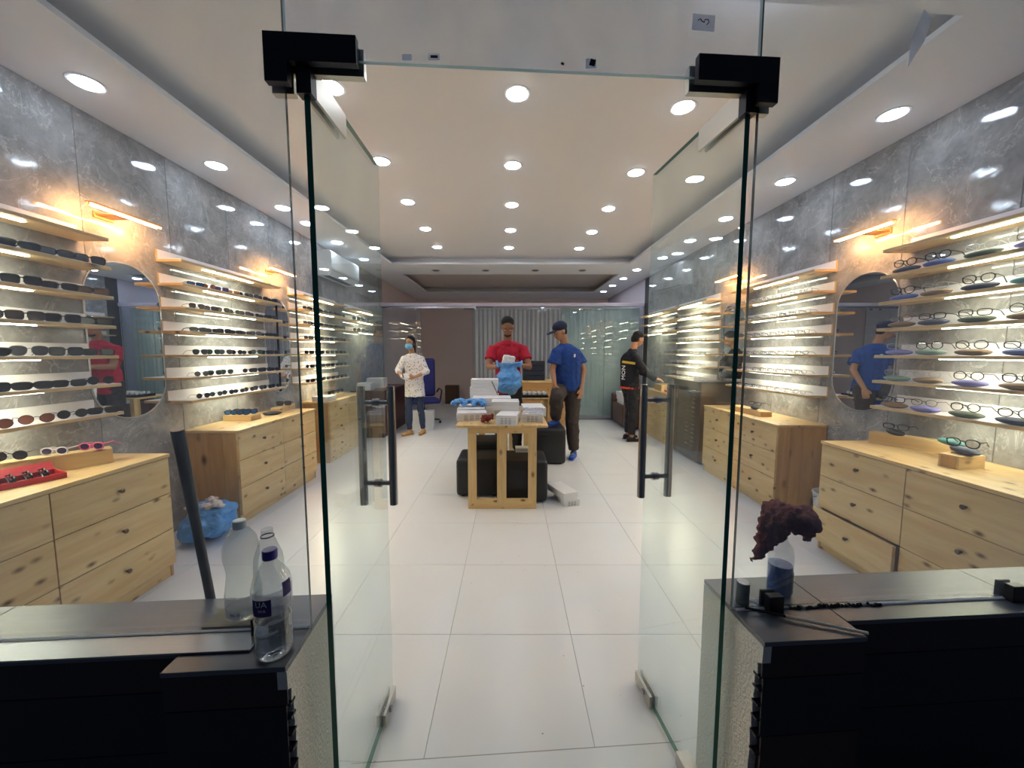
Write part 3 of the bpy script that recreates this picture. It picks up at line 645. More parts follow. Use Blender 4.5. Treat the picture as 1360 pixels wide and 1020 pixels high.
for k in range(1, 7):
    for i, y in enumerate([1.75, 1.915, 2.075, 2.235]):
        shp, ln, kit = L1rows[k-1][i]
        place_eyewear('sunglasses', kit, (XL+.168, y-.0, SH_Z[k]+.0015), PI/2-.32+rr.uniform(-.12, .12), f'{ck(ln)} {shp} sunglasses, {ORD[4-i]} from the mirror, {shelf_names[k]} shelf, nearest bank on left wall', 'sunglasses', 'sunglasses on the left bank nearest the door')
L2rows = [[bl, rb, vi, br, ok_, sg, a_, w_], [av, sg, ag, rg, sg, ok_, b_, a_], [w_, b_, a_, w_, b_, a_, b_, w_], [av, ag, av, rk, ok_, ag, a_, a_], [rk, av, ag, ok_, rk, a_, a_, b_], [rk, rg, rk, ok_, rk, av, rk, rk]]
for k in range(1, 7):
    for i in range(8):
        shp, ln, kit = L2rows[k-1][i]; y = 2.83+.16+.133*i
        if k == 5 and i == 3: continue
        place_eyewear('sunglasses', kit, (XL+.150, y, SH_Z[k]+.0015), PI/2-.32+rr.uniform(-.06, .06), f'{ck(ln)} {shp} sunglasses, {ORD[i+1]} from near end, {shelf_names[k]} shelf, middle bank on left wall', 'sunglasses', 'sunglasses on the middle left bank', sc=.84)
def jk(shape, lens, frame):
    P = {'square': (.060, .044, 4.2, .003, .10, .014), 'aviator': (.060, .050, 2.5, .002, .30, .016), 'round': (.050, .046, 2.0, .002, 0, .020)}[shape]
    return (shape, lens, eyewear('sunglasses', *P, lensmat=lensm[lens], framemat=framem[frame], joined=True, K=12))
JK = [jk('square', 'black', 'black'), jk('aviator', 'grey', 'metal'), jk('round', 'black', 'black'), jk('square', 'grey', 'brown')]
for k in range(1, 7):
    for i in range(8):
        shp, ln, kit = JK[(i*3+k*2+(i*k) % 3) % 4] if k > 3 else JK[0 if i % 3 else 3]
        place_eyewear('sunglasses', kit, (XL+.150, 4.46+.14+.135*i, SH_Z[k]+.0015), PI/2-.32+rr.uniform(-.06, .06), f'{ck(ln)} {shp} sunglasses, {ORD[i+1]} from near end, {shelf_names[k]} shelf, third bank on left wall', 'sunglasses', 'sunglasses on the third left bank', sc=.86)
for k in (1, 2):
    for i in range(6):
        shp, ln, kit = JK[(i+k) % 4]
        place_eyewear('sunglasses', kit, (XL+.150, 5.95+.12+.17*i, SH_Z[k]+.0015), PI/2-.8, f'{ck(ln)} {shp} sunglasses, {ORD[i+1]} from near end, {shelf_names[k]} shelf, far left bank by partition', 'sunglasses', 'sunglasses on the far left bank')
# optical frames on the right
def ek(shape, frame, thick=1.0, joined=False):
    P = {'round': (.050, .044, 2.1, .0014*thick, 0, .020), 'rectangular': (.054, .034, 3.2, .0018*thick, .08, .017), 'oval': (.052, .038, 2.3, .0014*thick, .1, .018), 'panto': (.050, .044, 2.3, .0022*thick, .2, .018)}[shape]
    return (shape, frame, eyewear('eyeglasses', *P, lensmat=M['cleareye'], framemat=framem[frame], joined=joined, K=14 if joined else 22))
EK = [ek('panto', 'black', 1.3), ek('rectangular', 'black', 1.4), ek('round', 'metal', 1.3), ek('round', 'black', 1.7), ek('oval', 'pale'), ek('oval', 'brown')]
casem = {n: plain('case_'+n, srgb(*c_), .6) for n, c_ in {'lilac': (134, 128, 186), 'sage': (128, 148, 130), 'brown': (138, 110, 82), 'blue': (84, 102, 160), 'slate': (70, 74, 92), 'moss': (92, 102, 84), 'teal': (80, 140, 140), 'black': (34, 34, 38)}.items()}
def case_mesh(mt):
    return {'lower_shell': MB().ell((0, 0, .019), (.083, .036, .019), n=24, m=8).mesh('lower_shell', mt, 1.0),
            'upper_shell': MB().ell((0, 0, .0205), (.084, .037, .0165), n=24, m=8).mesh('upper_shell', mt, 1.0)}
CM = {n: case_mesh(m) for n, m in casem.items()}
def place_case(n, loc, rz, label, tilt=(0, 0)):
    t = tag(link('glasses_case', None, None, loc, (tilt[0], tilt[1], rz)), label, 'glasses case', 'oval glasses cases')
    for nm, me in CM[n].items(): link(nm, me, t)
R1case = [['slate', 'blue', 'moss', 'lilac'], ['blue', 'brown', 'slate', 'teal'], ['brown', 'slate', 'moss', 'brown'], ['lilac', 'sage', 'brown', 'blue'], ['sage', 'brown', 'lilac', 'brown'], ['brown', 'lilac', 'moss', 'slate']]
R1eye = [[0, 0, 4, 5], [0, 4, 0, 2], [5, 1, 1, 3], [4, 3, 3, 1], [4, 4, 3, 0], [1, 5, 3, 3]]
posn = ['nearest the mirror', 'second from the mirror', 'third from the mirror', 'fourth from the mirror']
for k in range(1, 7):
    for i, y in enumerate([2.475, 2.29, 2.08, 1.87]):
        cn = R1case[k-1][i]; z = SH_Z[k]+.0015
        place_case(cn, (XR-.150, y, z), PI/2, f'{cn} oval glasses case, {posn[i]}, {shelf_names[k]} shelf, nearest bank on right wall')
        shp, fr, kit = EK[R1eye[k-1][i]]
        place_eyewear('eyeglasses', kit, (XR-.160, y, z+.037), -PI/2+.25+rr.uniform(-.1, .1), f'{shp} {fr} eyeglasses on {cn} case, {posn[i]}, {shelf_names[k]} shelf, nearest right bank', 'eyeglasses', 'eyeglasses on the right bank nearest the door')
JE = [ek('rectangular', 'black', 1.3, True), ek('round', 'black', 1.3, True), ek('oval', 'metal', 1.3, True), ek('round', 'brown', 1.3, True)]
for y0, n_, uname in ((3.17, 9, 'middle bank, right wall'), (4.88, 8, 'third bank, right wall')):
    for k in range(1, 7):
        for i in range(n_):
            shp, fr, kit = JE[(i*5+k*3+i*k) % 4]
            place_eyewear('eyeglasses', kit, (XR-.150, y0+.13+.118*i, SH_Z[k]+.0015), -PI/2+.32+rr.uniform(-.06, .06), f'{shp} {fr} eyeglasses, {ORD[i+1]} from near end, {shelf_names[k]} shelf, {uname}', 'eyeglasses', f'eyeglasses on the {uname}', sc=.84)

# ------------------------------------------------------------------ drawer cabinets
CH = .78
def cabinet(s, xf, y0, y1, label, cols=2, side_planks=True, pull=None, xw=None):
    """s=+1 left wall (fronts face +x). xf: plane of the drawer fronts."""
    xw = XL if s > 0 else XR; D = abs(xf-xw)-.004; W_ = y1-y0
    t = thing('drawer_cabinet', label, 'cabinet', (xw+s*.002, y0, 0))
    X = lambda a, b: (min(s*a, s*b), max(s*a, s*b))
    def bx(x0, x1, ya, yb, za, zb, bev=.0015): a, b = X(x0, x1); return MB().box((a, ya, za), (b, yb, zb), bev=bev)
    obj('worktop', bx(0, D+.006, -.004, W_+.004, CH-.020, CH), M['pine_y'], t)
    obj('back_panel', bx(0, .01, .02, W_-.02, .08, CH-.02), M['pine_side'], t)
    for ya, yb in ((0, .018), (W_-.018, W_)):
        nP = 4
        for q in range(nP):   # side made of upright planks
            a, b = .0+(D-.02)*q/nP, (D-.02)*(q+1)/nP
            obj('side_plank', bx(a+.0008, b-.0008, ya, yb, 0, CH-.021), M['pine_side'], t)
    obj('centre_divider', bx(.01, D-.024, W_/2-.009, W_/2+.009, .08, CH-.021), M['pine_side'], t)
    obj('plinth', bx(D-.05, D-.024, .018, W_-.018, .0, .078), M['pine_y'], t); obj('bottom_board', bx(.01, D-.024, .018, W_-.018, .078, .094), M['pine_side'], t)
    cw = W_/cols; rows_ = [(.082, .305), (.309, .532), (.536, .756)]
    for c0 in range(cols):
        for r0, (za, zb) in enumerate(rows_):
            pz = .035 if (pull and (c0, r0) == pull) else 0
            d = obj('drawer', bx(D-.021+pz, D-.001+pz, c0*cw+.002, (c0+1)*cw-.002, za, zb), M['pine_y'], t)
            if pz: obj('drawer_box', bx(D-.3, D-.021+pz, c0*cw+.03, (c0+1)*cw-.03, za+.02, zb-.03), M['pine_side'], d)
            kb = MB(); yc = (c0+.5)*cw; zc = (za+zb)/2+.01; xk = s*(D-.001+pz)
            kb.tube([(xk, yc, zc), (xk+s*.010, yc, zc), (xk+s*.012, yc, zc), (xk+s*.020, yc, zc), (xk+s*.026, yc, zc)], [.006, .005, .011, .013, .007], 8)
            obj('knob', kb, M['knob'], d)
    return t
cabinet(1, -2.105, 1.06, 2.25, 'pine chest of six drawers nearest the door on the left')
cabinet(1, -2.165, 2.92, 4.09, 'pine chest of six drawers below the middle left shelf bank')
cabinet(1, -2.26, 4.62, 5.75, 'pine chest of drawers below the third left shelf bank')
cabinet(-1, 2.195, 1.46, 2.585, 'pine chest of six drawers nearest the door on the right, one drawer ajar', pull=(1, 0))
cabinet(-1, 2.285, 3.155, 4.36, 'pine chest of six drawers below the middle right shelf bank')

# display risers on the cabinets
def riser(loc, L, W_, H_, rz, label):
    t = thing('display_riser', label, 'display riser', loc, rz)
    obj('riser_top', MB().box((0, 0, H_-.010), (L, W_, H_), bev=.001), M['pine_x'], t)
    obj('front_board', MB().box((0, 0, 0), (L, .010, H_-.0105), bev=.001), M['pine_x'], t); obj('back_board', MB().box((0, W_-.010, 0), (L, W_, H_-.0105), bev=.001), M['pine_x'], t)
    for x in (0, L-.010): obj('end_board', MB().box((x, .0105, 0), (x+.010, W_-.0105, H_-.0105)), M['pine_side'], t)
    return t
# left near: runs diagonally, front edge from (-2.465,1.77) to (-2.24,2.07)
a = math.atan2(.30, .225)
riser((-2.47, 1.764, CH), .375, .085, .083, a, 'pine riser standing diagonally on the nearest left chest')
riser((-2.60, 3.33, CH), .25, .14, .052, 0, 'pine riser across the middle left chest, holding blue goggles')
riser((-2.36, 3.80, CH), .34, .10, .052, PI/2+.15, 'pine riser at the far end of the middle left chest')
riser((-2.36, 4.95, CH), .34, .10, .055, PI/2, 'pine riser on the third left chest')
riser((2.47, 2.53, CH), .38, .06, .08, -PI/2+.5, 'long pine riser standing diagonally on the nearest right chest')
riser((2.37, 1.93, CH), .17, .085, .07, .12, 'short pine riser with dark end on the nearest right chest')
riser((2.52, 3.55, CH), .50, .12, .05, PI/2, 'pine riser along the middle right chest')
def on(name, kit, x, y, z, rz, label, cat='sunglasses', group=None, tilt=(0, 0)): return place_eyewear(name, kit[2], (x, y, z), rz, label, cat, group, tilt)
ZR = CH+.0835
def rpt(d, off=.04): return (-2.47+math.cos(a)*d-math.sin(a)*off, 1.764+math.sin(a)*d+math.cos(a)*off)
pkit = ('round', 'violet', eyewear('child_sunglasses', .044, .038, 2.1, .0034, .0, .014, lensmat=lensm['violet'], framemat=M['pink']))
wkit = ('round', 'violet', eyewear('child_sunglasses', .044, .038, 2.1, .0034, .0, .014, lensmat=lensm['violet'], framemat=framem['white']))
x, y = rpt(.03); on('sunglasses', SK[('round', 'black', 'black')], x, y, ZR, .45, 'black round sunglasses on the diagonal riser, far left edge of the picture')
x, y = rpt(.17, .025); on('sunglasses', wkit, x, y, ZR, .35, 'violet-lensed pale children\'s sunglasses in the middle of the diagonal riser')
x, y = rpt(.30, .025); on('sunglasses', pkit, x, y, ZR, .30, 'small pink children\'s sunglasses at the mirror end of the diagonal riser')
# red tray with glasses inside
t = thing('red_tray', 'open red card box on the nearest left chest', 'box', (-2.33, 1.70, CH), math.radians(66))
m_ = MB(); obj('tray_base', MB().box((-.15, -.07, 0), (.15, .07, .004)), M['redcard'], t)
for a0, b0 in (((-.15, -.07, .004), (.15, -.066, .028)), ((-.15, .066, .004), (.15, .07, .028)), ((-.15, -.066, .004), (-.146, .066, .028)), ((.146, -.066, .004), (.15, .066, .028))): obj('tray_side', MB().box(a0, b0), M['redcard'], t)
obj('open_lid', MB().box((-.15, .0, 0), (.15, .004, .055)), M['redcard'], t, (0, .072, .026), (math.radians(-50), 0, 0))
fk = ('square', 'black', folded((.055, .040, 3.5, .003, .10, .014), lensm['black'], framem['black'])); fb = ('wraparound', 'blue', folded((.062, .040, 2.8, .0035, .15, .010), lensm['blue'], framem['black']))
ux, uy = math.cos(math.radians(66)), math.sin(math.radians(66))
for i in range(5): q = -.10+.05*i; on('sunglasses', fk, -2.33+ux*q, 1.70+uy*q, CH+.0045, math.radians(66+84), f'folded black sunglasses in the red box, {ORD[i+1]} from the near end', group='sunglasses in the red box')
gkit = fb
for i, (x, y) in enumerate([(-2.555, 3.39), (-2.50, 3.39), (-2.445, 3.39), (-2.39, 3.39)]): on('goggles', gkit, x, y, CH+.054, 1.25, f'blue-lensed goggles on the middle left riser, {ORD[i+1]} from the wall', 'goggles', 'blue goggles on the riser')
place_case('black', (-2.36, 3.66, CH+.001), .5, 'dark green-black glasses case beside the riser on the middle left chest')
x, y = -2.42, 3.9; on('sunglasses', SK[('square', 'black', 'black')], x, y+.05, CH+.054, .4, 'black sunglasses at the far end riser of the middle left chest')
for i in range(3): on('sunglasses', SK[('square', 'black', 'black')], -2.41, 4.99+.13*i, CH+.057, 1.35, f'black sunglasses on the riser of the third left chest, {ORD[i+1]} from the near end', group='sunglasses on the third left chest riser')
o = obj('product_carton', MB().box((-.10, -.12, 0), (.10, .12, .06), bev=.002), M['card'], None, (-2.40, 4.78, CH)); tag(o, 'white flat carton on the near end of the third left chest', 'box')
place_case('black', (2.515, 2.40, CH+.081), PI/2-.45, 'black glasses case on the long riser of the nearest right chest')
on('eyeglasses', EK[1], 2.515, 2.40, CH+.118, -PI/2+.4, 'black rectangular eyeglasses on the black case, long riser, nearest right chest', 'eyeglasses')
place_case('teal', (2.56, 2.13, CH+.081), PI/2-.3, 'teal glasses case on the near end of the long right riser')
place_case('slate', (2.46, 1.98, CH+.071), PI/2-.3, 'dark slate glasses case across the short right riser')
on('eyeglasses', EK[0], 2.445, 1.98, CH+.108, -PI/2+.4, 'black panto eyeglasses on the slate case, short riser', 'eyeglasses')
place_case('black', (2.46, 3.72, CH+.051), 1.2, 'black glasses case on the riser of the middle right chest')
on('eyeglasses', EK[1], 2.46, 3.72, CH+.088, -1.2, 'black eyeglasses on the black case of the middle right chest', 'eyeglasses')

# ------------------------------------------------------------------ far left desk, chair, AC, sofa, right desk, louvred cabinet, partition
t = thing('reception_desk', 'dark red wooden desk at the left before the partition', 'desk', (-2.60, 6.0, 0))
obj('desk_top', MB().box((0, 0, .75), (.55, 1.3, .78), bev=.003), M['mahogany'], t); obj('front_panel', MB().box((.50, .03, 0), (.525, 1.27, .75)), M['mahogany'], t)
for y in (.03, 1.24): obj('side_panel', MB().box((0, y, 0), (.50, y+.03, .75)), M['mahogany'], t)
for i, (x, y, wd, h) in enumerate([(-2.42, 6.15, .22, .12), (-2.40, 6.6, .3, .17)]):
    o = obj('white_carton', MB().box((-wd/2, -.1, 0), (wd/2, .1, h), bev=.003), M['card'], None, (x+.03, y, .78)); tag(o, f'white carton on the dark red desk, {["nearer", "farther and taller"][i]} of the two', 'box')
t = thing('office_chair', 'blue high-backed office chair behind the masked woman', 'chair', (-1.66, 7.22, 0), .4)
bk = MB(); bk.box((-.24, .20, .52), (.24, .27, 1.28), bev=.05); obj('backrest', bk, M['chair'], t, smooth=.6)
obj('seat', MB().box((-.25, -.25, .42), (.25, .24, .51), bev=.035), M['chair'], t, smooth=.6)
for s in (-1, 1): obj('armrest', MB().tube([(s*.26, -.12, .44), (s*.30, -.12, .66), (s*.30, .14, .68), (s*.27, .22, .6)], .016, 8), M['black'], t, smooth=.7)
obj('gas_column', MB().tube([(0, 0, .1), (0, 0, .43)], .028, 12), M['chrome'], t, smooth=.7)
for k in range(5):
    an = 2*PI*k/5; e = (math.cos(an)*.28, math.sin(an)*.28)
    lg = obj('base_spoke', MB().tube([(0, 0, .11), (e[0], e[1], .07)], [.025, .015], 8), M['black'], t); obj('castor', MB().tube([(e[0]-.02, e[1], .026), (e[0]+.02, e[1], .026)], .026, 12), M['black'], lg)
o = obj('white_crate', MB().box((-.21, -.14, 0), (.21, .14, .33), bev=.01), M['whiteplastic'], None, (-1.62, 6.76, 0), (0, 0, .1)); tag(o, 'white plastic crate on the floor behind the woman\'s legs', 'crate')
t = thing('air_conditioner', 'white split air conditioner high on the left wall', 'air conditioner', (XL, 5.15, 2.45))
prof = [(0, 0), (.16, 0), (.20, .05), (.215, .10), (.215, .30), (.19, .33), (0, .33)]
obj('casing', MB().prism(prof, 'y', 0, .92), M['ac'], t)
obj('air_outlet', MB().prism([(.06, -.003), (.155, -.003), (.155, .001), (.06, .001)], 'y', .08, .84), M['acdark'], t)
obj('flap', MB().prism([(.158, -.002), (.198, .046), (.202, .044), (.162, -.005)], 'y', .06, .86), M['ac'], t)
obj('front_seam', MB().box((.2152, .02, .062), (.2165, .90, .068)), M['acdark'], t)
t = thing('leather_sofa', 'low dark brown leather sofa against the right wall by the partition', 'sofa', (2.06, 6.62, 0))
obj('seat_block', MB().box((0, .14, .04), (.62, .86, .42), bev=.03), M['brownleather'], t, smooth=.6); obj('backrest', MB().box((.46, .14, .42), (.64, .86, .74), bev=.03), M['brownleather'], t, smooth=.6)
for y in (0, .86): obj('armrest', MB().box((0, y, .04), (.64, y+.14, .58), bev=.03), M['brownleather'], t, smooth=.6)
for i in range(3):
    o = obj('white_carton', MB().box((-.13, -.2, 0), (.13, .2, .075), bev=.003), M['card'], None, (2.24, 7.12, .42+.076*i), (0, 0, .1*i)); tag(o, f'flat white carton stacked on the sofa seat, {["lowest", "middle", "topmost"][i]} of three', 'box', 'cartons on the sofa')
t = thing('louvred_cabinet', 'black metal cabinet with vent louvres along the right wall', 'cabinet', (2.34, 4.56, 0))
obj('cabinet_body', MB().box((0, 0, .02), (.37, .76, 1.02), bev=.004), plain('dark_metal', srgb(44, 42, 44), .3, metal=.3), t)
obj('cabinet_top', MB().box((-.012, -.012, 1.02), (.37, .78, 1.035), bev=.002), M['black'], t); obj('side_sheet', MB().box((.0, -.004, .03), (.37, .0, 1.01)), M['brown'], t)
sm = MB().box((-.012, 0, 0), (0, .075, .010), bev=.002).mesh('louvre', M['darksteel'])
for q in (.14, .30): 
    for k in range(14): link('louvre', sm, t, (0, q-.03, .20+.055*k))
obj('door_handle', MB().tube([(-.03, .56, .78), (-.03, .56, .96)], .008, 8), M['chrome'], t)
o = obj('printed_flyers', MB().box((-.12, -.09, 0), (.12, .09, .012)).box((-.11, -.08, .012), (.1, .07, .02)), M['card'], None, (2.52, 4.78, 1.035), (0, 0, .2)); tag(o, 'pale leaflets lying on the black louvred cabinet', 'papers')
t = thing('work_table', 'light wooden desk at the right wall in front of the man in the black jacket', 'desk', (2.33, 5.50, 0))
obj('desk_top', MB().box((0, 0, .76), (.38, .98, .785), bev=.002), M['pine_y'], t); obj('front_board', MB().box((.02, .02, .0), (.04, .96, .76)), M['pine_y'], t)
for y in (.02, .92): obj('side_board', MB().box((.045, y, 0), (.37, y+.03, .76)), M['pine_side'], t)
o = obj('orange_pouch', MB().ell((0, 0, .025), (.06, .1, .025)), M['orange'], None, (2.44, 5.72, .785)); tag(o, 'orange-red pouch on the light wooden desk at the right', 'pouch')
o = obj('open_carton', MB().box((-.11, -.15, 0), (.11, .15, .10), bev=.002), M['pine_y'], None, (2.50, 6.02, .785)); tag(o, 'tan carton on the light wooden desk at the right', 'box')

pt = link('partition_frame', None, None, (0, YP, 0)); tag(pt, 'glass partition with a pale top rail across the shop', 'partition')
obj('top_rail', MB().box((XL, -.04, 2.335), (XR, .04, 2.40), bev=.003), M['rail'], pt); obj('slide_track', MB().box((XL, -.06, 2.29), (-.7, -.04, 2.325)), M['chrome'], pt)
obj('bottom_rail', MB().box((-.78, -.03, 0), (XR, .03, .03)), M['darksteel'], pt)
for i, (u0, u1) in enumerate(((-2.62, -1.83), (-.78, .14), (.145, 1.05), (1.055, 1.93), (1.935, 2.71))):
    g = MB().box((u0, -.005, .03), (u1, .005, 2.335)); o = obj('glass_panel', g, [M['glass'], M['glassedge2']], pt)
    for p in o.data.polygons:
        if abs(p.normal.y) < .5: p.material_index = 1
for x in (-2.1, -1.92, -.72, .3, .95, 1.45): obj('glass_bolt', MB().tube([(x, -.03, 2.27), (x, .01, 2.27)], .016, 10), M['chrome'], pt)
obj('door_handle', MB().tube([(1.36, -.03, 1.15), (1.36, -.03, .85)], .012, 8), M['darksteel'], pt)
bt = thing('vertical_blind', 'beige vertical blind half open behind the middle of the partition', 'blind', (-.75, YP+.22, 0))
obj('head_rail', MB().box((0, -.02, 2.30), (1.80, .02, 2.33)), M['blind'], bt)
bmz = MB().box((-.045, -.0015, .04), (.045, .0015, 2.30)).mesh('blind_slat', M['blind'])
for k in range(20): link('blind_slat', bmz, bt, (.04+.092*k, 0, 0), (0, 0, math.radians(58+8*math.sin(k*1.7))))
bt = thing('vertical_blind', 'closed pale green vertical blind behind the right of the partition', 'blind', (1.07, YP+.2, 0))
obj('head_rail', MB().box((0, -.02, 2.31), (1.62, .02, 2.34)), M['blindgreen'], bt)
bmz = MB().box((-.05, -.0015, .06), (.05, .0015, 2.31)).mesh('blind_slat', M['blindgreen'])
for k in range(18): link('blind_slat', bmz, bt, (.05+.09*k, 0, 0), (0, 0, math.radians(10+5*math.sin(k*2.1))))
o = obj('brown_board_box', MB().box((-.18, -.12, 0), (.18, .12, .50), bev=.004), M['brown'], None, (-1.60, 10.2, 0)); tag(o, 'brown box against the rear wall beyond the partition', 'box')
t = thing('ceiling_vent', 'long brown vent high on the rear wall', 'vent', (-.9, YB-.02, 2.60)); obj('vent_frame', MB().box((-.4, 0, 0), (.4, .018, .10), bev=.003), M['brown'], t)
for k in range(4): obj('vent_slat', MB().box((-.38, -.006, .015+.022*k), (.38, 0, .022+.022*k)), M['backwall'], t)

# ------------------------------------------------------------------ centre: tables, ottomans, cartons
t = thing('trestle_table', 'pine table with window-like frame legs carrying the white cartons', 'table', (-.075, 3.24, 0))
obj('table_top', MB().box((-.405, -.02, .742), (.405, 1.20, .762), bev=.001), M['pine_y'], t)
def legframe(y, nm):
    f = obj(nm, MB().prism([(-.303, .688), (.307, .688), (.307, .74), (-.303, .74)], 'y', y, y+.03), M['pine_x'], t)
    obj('rail', MB().prism([(-.303, 0), (.307, 0), (.232, .088), (-.228, .088)], 'y', y, y+.03), M['pine_x'], f)
    obj('post', MB().prism([(-.303, .001), (-.229, .087), (-.229, .687), (-.303, .687)], 'y', y, y+.03), M['pine_z'], f)
    obj('post', MB().prism([(.307, .001), (.233, .087), (.233, .687), (.307, .687)], 'y', y, y+.03), M['pine_z'], f)
    obj('post', MB().box((-.045, y-.002, .05), (.038, y+.028, .74), bev=.001), M['pine_z'], f)
legframe(0, 'leg_frame'); legframe(1.13, 'leg_frame')
def ottoman(x0, x1, y0, y1, h, lab):
    t = thing('ottoman', lab, 'ottoman', ((x0+x1)/2, (y0+y1)/2, 0), 0, 'black leather ottomans')
    a, b = (x1-x0)/2, (y1-y0)/2
    obj('body', MB().box((-a, -b, .012), (a, b, h), bev=.035), M['leather'], t, smooth=.7)
    obj('top_seam', MB().tube([(u*1.002, v*1.002, h-.075) for u, v in stadium(2*a, 2*b, .035, 4)], .003, 5, closed=True), M['black'], t)
    for u in (-1, 1):
        for v in (-1, 1): obj('foot', MB().lathe([(.02, 0), (.02, .014), (.0001, .014)], 10, (u*(a-.06), v*(b-.06), 0)), M['black'], t)
ottoman(-.525, -.10, 3.50, 3.92, .375, 'black leather ottoman under the left of the pine table')
ottoman(-.08, .345, 3.36, 3.78, .40, 'black leather ottoman under the right of the pine table')
ottoman(-.46, -.05, 3.94, 4.33, .44, 'black leather ottoman at the back left, behind the pine table')
ottoman(.24, .69, 4.55, 5.0, .46, 'black leather ottoman beside the man in the blue cap')
def carton(x, y, z, wd, d, h, rz, lab, prt=False, lid=True):
    t = thing('carton', lab, 'box', (x, y, z), rz, 'white flat cartons')
    obj('box_base', MB().box((-wd/2+.001, -d/2+.001, 0), (wd/2-.001, d/2-.001, h*.72), bev=.001), M['card'], t)
    obj('lid', MB().box((-wd/2-.001, -d/2-.001, h*.45), (wd/2+.001, d/2+.001, h), bev=.002), M['card'], t)
    if prt:
        pm_ = MB(); zz = h*.14
        for r_ in range(4):
            for q in range(3): pm_.box((-wd*.26+q*wd*.19, -d/2-.0016, zz+r_*h*.17), (-wd*.26+q*wd*.19+wd*.13, -d/2-.0008, zz+r_*h*.17+h*.07))
        o = obj('printed_table', pm_, M['card_print'], t); o['kind'] = 'stuff'
TZ = .762
for i in range(4): carton(-.30+.01*(i % 2), 4.19, TZ+.086*i, .30, .22, .084, .03*(i-1.5), f'white carton in the stack at the back left of the pine table, {["lowest", "second", "third", "topmost"][i]}')
carton(-.40, 3.82, TZ, .27, .34, .085, .05, 'white carton at the left side of the table top, under the blue plastic')
carton(-.37, 3.52, TZ, .28, .16, .075, .12, 'white carton at the front left of the table top, beside the maroon cloth', True)
carton(-.085, 3.95, TZ, .34, .22, .085, -.03, 'long white carton across the middle of the table, lower of two')
carton(-.20, 3.96, TZ+.086, .40, .24, .080, .04, 'long white carton across the middle of the table, upper of two')
carton(-.02, 3.36, TZ, .18, .28, .088, -.14, 'white printed carton overhanging the front edge of the table', True)
carton(-.05, 3.60, TZ+.089, .26, .22, .085, .02, 'white carton resting on top of the printed one')
carton(-.05, 3.68, TZ, .22, .2, .087, .0, 'white carton hidden under the upper front carton')
carton(.235, 3.86, TZ, .22, .34, .085, .06, 'white carton at the right side of the table, pale lid')
carton(.21, 3.48, TZ, .19, .26, .080, -.08, 'white carton at the front right corner of the table, wrapped in clear film', True)
b = MB(); b.box((-.095, -.13, .0), (.095, .13, .018), bev=.004)
o = blob('plastic_wrap', b, glass('wrap', (.9, .9, .93), dust=.25, dustcol=(.95, .95, .98), rough=.1), None, .006, 2, .006, 28, (.21, 3.48, TZ+.084), (0, 0, -.08)); tag(o, 'crumpled clear wrap on the front right carton', 'wrap')
carton(.53, 3.42, 0, .15, .26, .062, .25, 'white carton on the floor right of the table, lower of two', True)
carton(.49, 3.44, .063, .15, .30, .062, .42, 'white carton on the floor right of the table, upper of two')
carton(.12, 3.71, .401, .14, .10, .045, 0, 'small white carton on the right front ottoman under the table')
b = MB()
for k in range(9): b.ell((.03*math.cos(k*2.4)*(.4+k/9), .028*math.sin(k*2.4), .035+.006*(k % 3)), (.032, .026, .03))
o = blob('maroon_cloth', b, plain('maroon_brown_cloth', srgb(124, 50, 44), .9, var=.5, bscale=120), None, .006, 2, .018, 30, (-.215, 3.34, TZ+.004)); tag(o, 'crumpled maroon cloth at the front edge of the pine table', 'cloth')
b = MB()
for k in range(10): b.ell((-.17+.034*k, .03*math.sin(k*1.9), .02+.014*(k % 3)), (.04, .055, .026))
o = blob('blue_plastic_sheet', b, M['bag'], None, .008, 2, .02, 22, (-.41, 3.80, TZ+.10)); tag(o, 'crumpled empty blue plastic bag lying on the left cartons of the table', 'plastic bag')
# held bag
b = MB(); b.capsule((0, 0, .12), (0, 0, .16), .13, .12, (0, 1, 0), 1); b.capsule((0, 0, .2), (.0, 0, .31), .125, .085, (0, 1, 0), 1); b.capsule((0, 0, .31), (.0, 0, .36), .085, .12, end1=False)
t = thing('blue_plastic_bag', 'full blue plastic bag held open by the man in the red shirt', 'plastic bag', (-.015, 4.43, .90)); t.scale = (1.2, 1, 1.05)
o = blob('bag_body', b, M['bag'], t, .009, 2, .018, 12)
for s in (-1, 1): obj('bag_handle', MB().tube([(s*.10, .0, .31), (s*.12, .01, .36), (s*.125, .03, .38)], [.02, .012, .01], 8), M['bag'], t, smooth=.8)
b = MB(); b.box((-.075, -.035, -.06), (.075, .035, .06), bev=.02); o = blob('white_packet', b, M['card'], None, .008, 1, .006, 20, (-.02, 4.40, 1.305), (0, .2, .2)); tag(o, 'white packet sticking out of the held blue bag', 'packet')
o = obj('marker_pen', MB().tube([(0, 0, 0), (-.065, 0, .15)], .006, 8), M['chrome'], None, (-.14, 4.055, TZ+.174)); tag(o, 'thin grey rod leaning on the stack of white cartons beside the held blue bag', 'rod')
